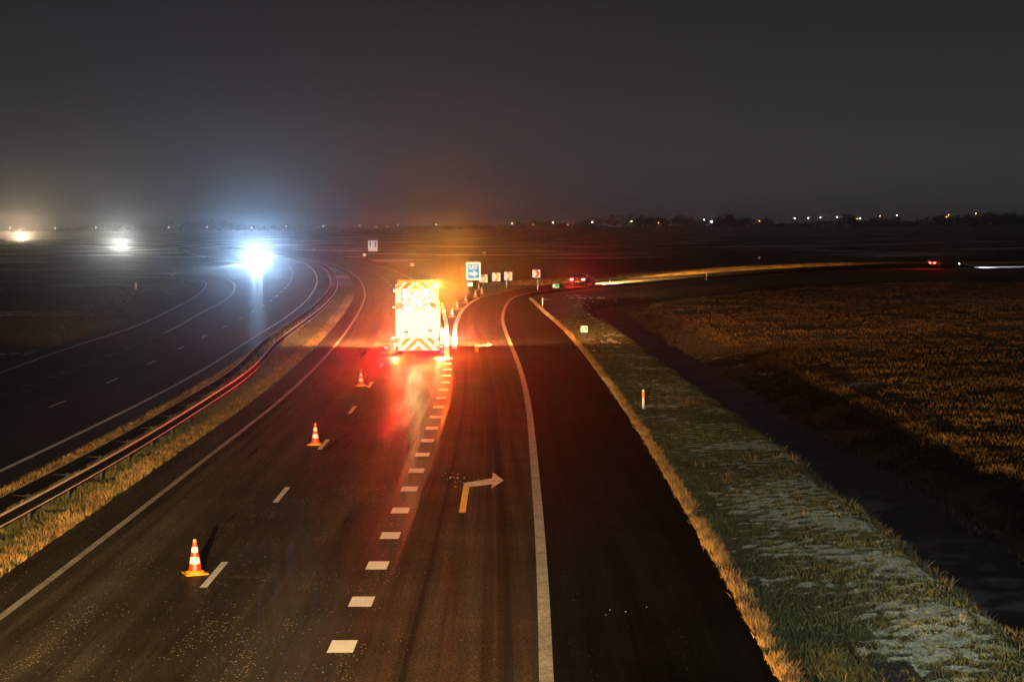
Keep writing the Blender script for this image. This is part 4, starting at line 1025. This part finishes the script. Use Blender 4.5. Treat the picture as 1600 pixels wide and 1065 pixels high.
def make_tree(seed, H, Wd, nleaf):
    r = random.Random(seed); root = empty('tree', (0, 0, 0)); mb = MB()
    mb.tube((0, 0, 0), (0, 0, H*.5), .45, .25, 8)
    tips = []
    for k in range(10):
        a = r.uniform(0, 6.28); h0 = H*r.uniform(.18, .5); L = Wd*r.uniform(.3, .5); e = (L*math.cos(a), L*math.sin(a), min(H*.95, h0+H*r.uniform(.15, .42))); mb.tube((0, 0, h0), e, .18, .05, 5); tips.append(e)
    mb.build('trunk', M['bark'], root); mb = MB()
    cl = [(Vector((r.gauss(0, Wd*.22), r.gauss(0, Wd*.2), H*r.uniform(.25, .82))), Wd*r.uniform(.14, .25)) for _ in range(16)]+[(Vector(t), Wd*.15) for t in tips]
    for _ in range(nleaf):
        c, s = r.choice(cl); d = Vector((r.gauss(0, 1), r.gauss(0, 1), r.gauss(0, .8))).normalized()*s*r.uniform(.3, 1.05); p = c+d
        if p.z < H*.05: continue
        a = Vector((r.gauss(0, 1), r.gauss(0, 1), r.gauss(0, 1))).normalized(); b = a.orthogonal().normalized(); q = r.uniform(.2, .5); c2 = a.cross(b)
        mb.poly([p+b*q, p+c2*q*.7, p-b*q, p-c2*q*.7])
    mb.build('crown', M['leaf'], root); return root
protos = [make_tree(1, 15, 14, 2600), make_tree(2, 11, 18, 2800), make_tree(3, 19, 15, 3000)]
used = [False]*3
def tree(px, depth, k, s, label):
    o = protos[k] if not used[k] else copy_tree(protos[k]); used[k] = True
    p = G(px, 354, -.4); x = (px-800)/F_PX*depth; o.location = (x, depth, -.4); o.rotation_euler = (0, 0, rng.uniform(0, 6.28)); o.scale = (s, s, s*rng.uniform(.85, 1.1)); tag(o, label, 'tree', 'trees along the horizon')
spec = [(835, 3, 0, .8), (848, 3, 1, .9), (862, 3, 0, .9), (880, 3, 1, .8), (905, 3, 1, .8), (920, 3, 0, .8), (1002, 3, 1, 1.1), (1018, 3, 0, 1.0), (1060, 3, 2, .85), (1076, 3, 0, .95), (1088, 3, 1, .9), (1125, 2, 1, 1.0), (1138, 2, 2, .95), (1150, 2, 1, 1.1), (1165, 2, 0, .9), (1200, 3, 0, .9), (1222, 3, 1, .7), (1328, 2, 2, .9), (1340, 2, 1, .9), (1365, 3, 0, .9), (1380, 3, 1, 1.0), (1398, 3, 0, .9), (1425, 3, 1, .8), (1468, 3, 0, 1.0), (1480, 3, 1, 1.1), (1497, 3, 0, 1.0), (1524, 2, 1, 1.2), (1537, 2, 2, .95), (1550, 2, 0, 1.2), (1563, 2, 1, 1.2), (1578, 2, 0, 1.1), (1592, 2, 1, 1.1), (1610, 2, 0, 1.1), (355, 3, 0, .9), (230, 3, 1, .8), (700, 3, 1, .6), (745, 3, 0, .6)]
for px, dk, k, s in spec:
    if dk == 2: lab = 'dark rounded tree in the big tree mass at the right horizon' if px > 1500 else 'dark tree in the tall clump on the right horizon'
    else: lab = 'hazy tree in the thin tree line along the horizon'
    tree(px, {2: 1900, 3: 2250}[dk]+rng.uniform(-60, 60), k, s*{2: 1.0, 3: 1.0}[dk], lab)
def far_wood():
    mb = MB(); r = random.Random(5)
    for _ in range(9000):
        x = r.uniform(-1500, 1500); y = 2600+r.uniform(-60, 60); hh = 7+5*math.sin(x*.011)+3*math.sin(x*.043+1)+(3 if x > 100 else -2); z = r.uniform(-.3, max(2.5, hh))
        a = Vector((r.gauss(0, 1), r.gauss(0, 1)*.5, r.gauss(0, 1))).normalized(); b = a.orthogonal().normalized(); c2 = a.cross(b); q = r.uniform(1.2, 3.2); p = Vector((x, y, z)); mb.poly([p+b*q*1.6, p+c2*q, p-b*q*1.6, p-c2*q])
    tag(mb.build('far_woodland', M['leaf']), 'faint continuous belt of woodland fading into the haze on the horizon', 'woodland', kind='stuff')
far_wood()

# ------------------------------------------------------------------ haze
def haze():
    mb = MB(); mb.box(-3300, 3300, -150, 3300, -3.5, 24); o = mb.build('haze', None); o.data.materials.clear()
    m = bpy.data.materials.new('haze_air'); m.use_nodes = True; nt = m.node_tree; nt.nodes.clear()
    out = nt.nodes.new('ShaderNodeOutputMaterial'); v = nt.nodes.new('ShaderNodeVolumePrincipled'); v.inputs['Color'].default_value = (.92, .94, 1, 1); v.inputs['Density'].default_value = .00030; v.inputs['Anisotropy'].default_value = .97
    nt.links.new(v.outputs[0], out.inputs['Volume']); o.data.materials.append(m); tag(o, kind='stuff')
haze()
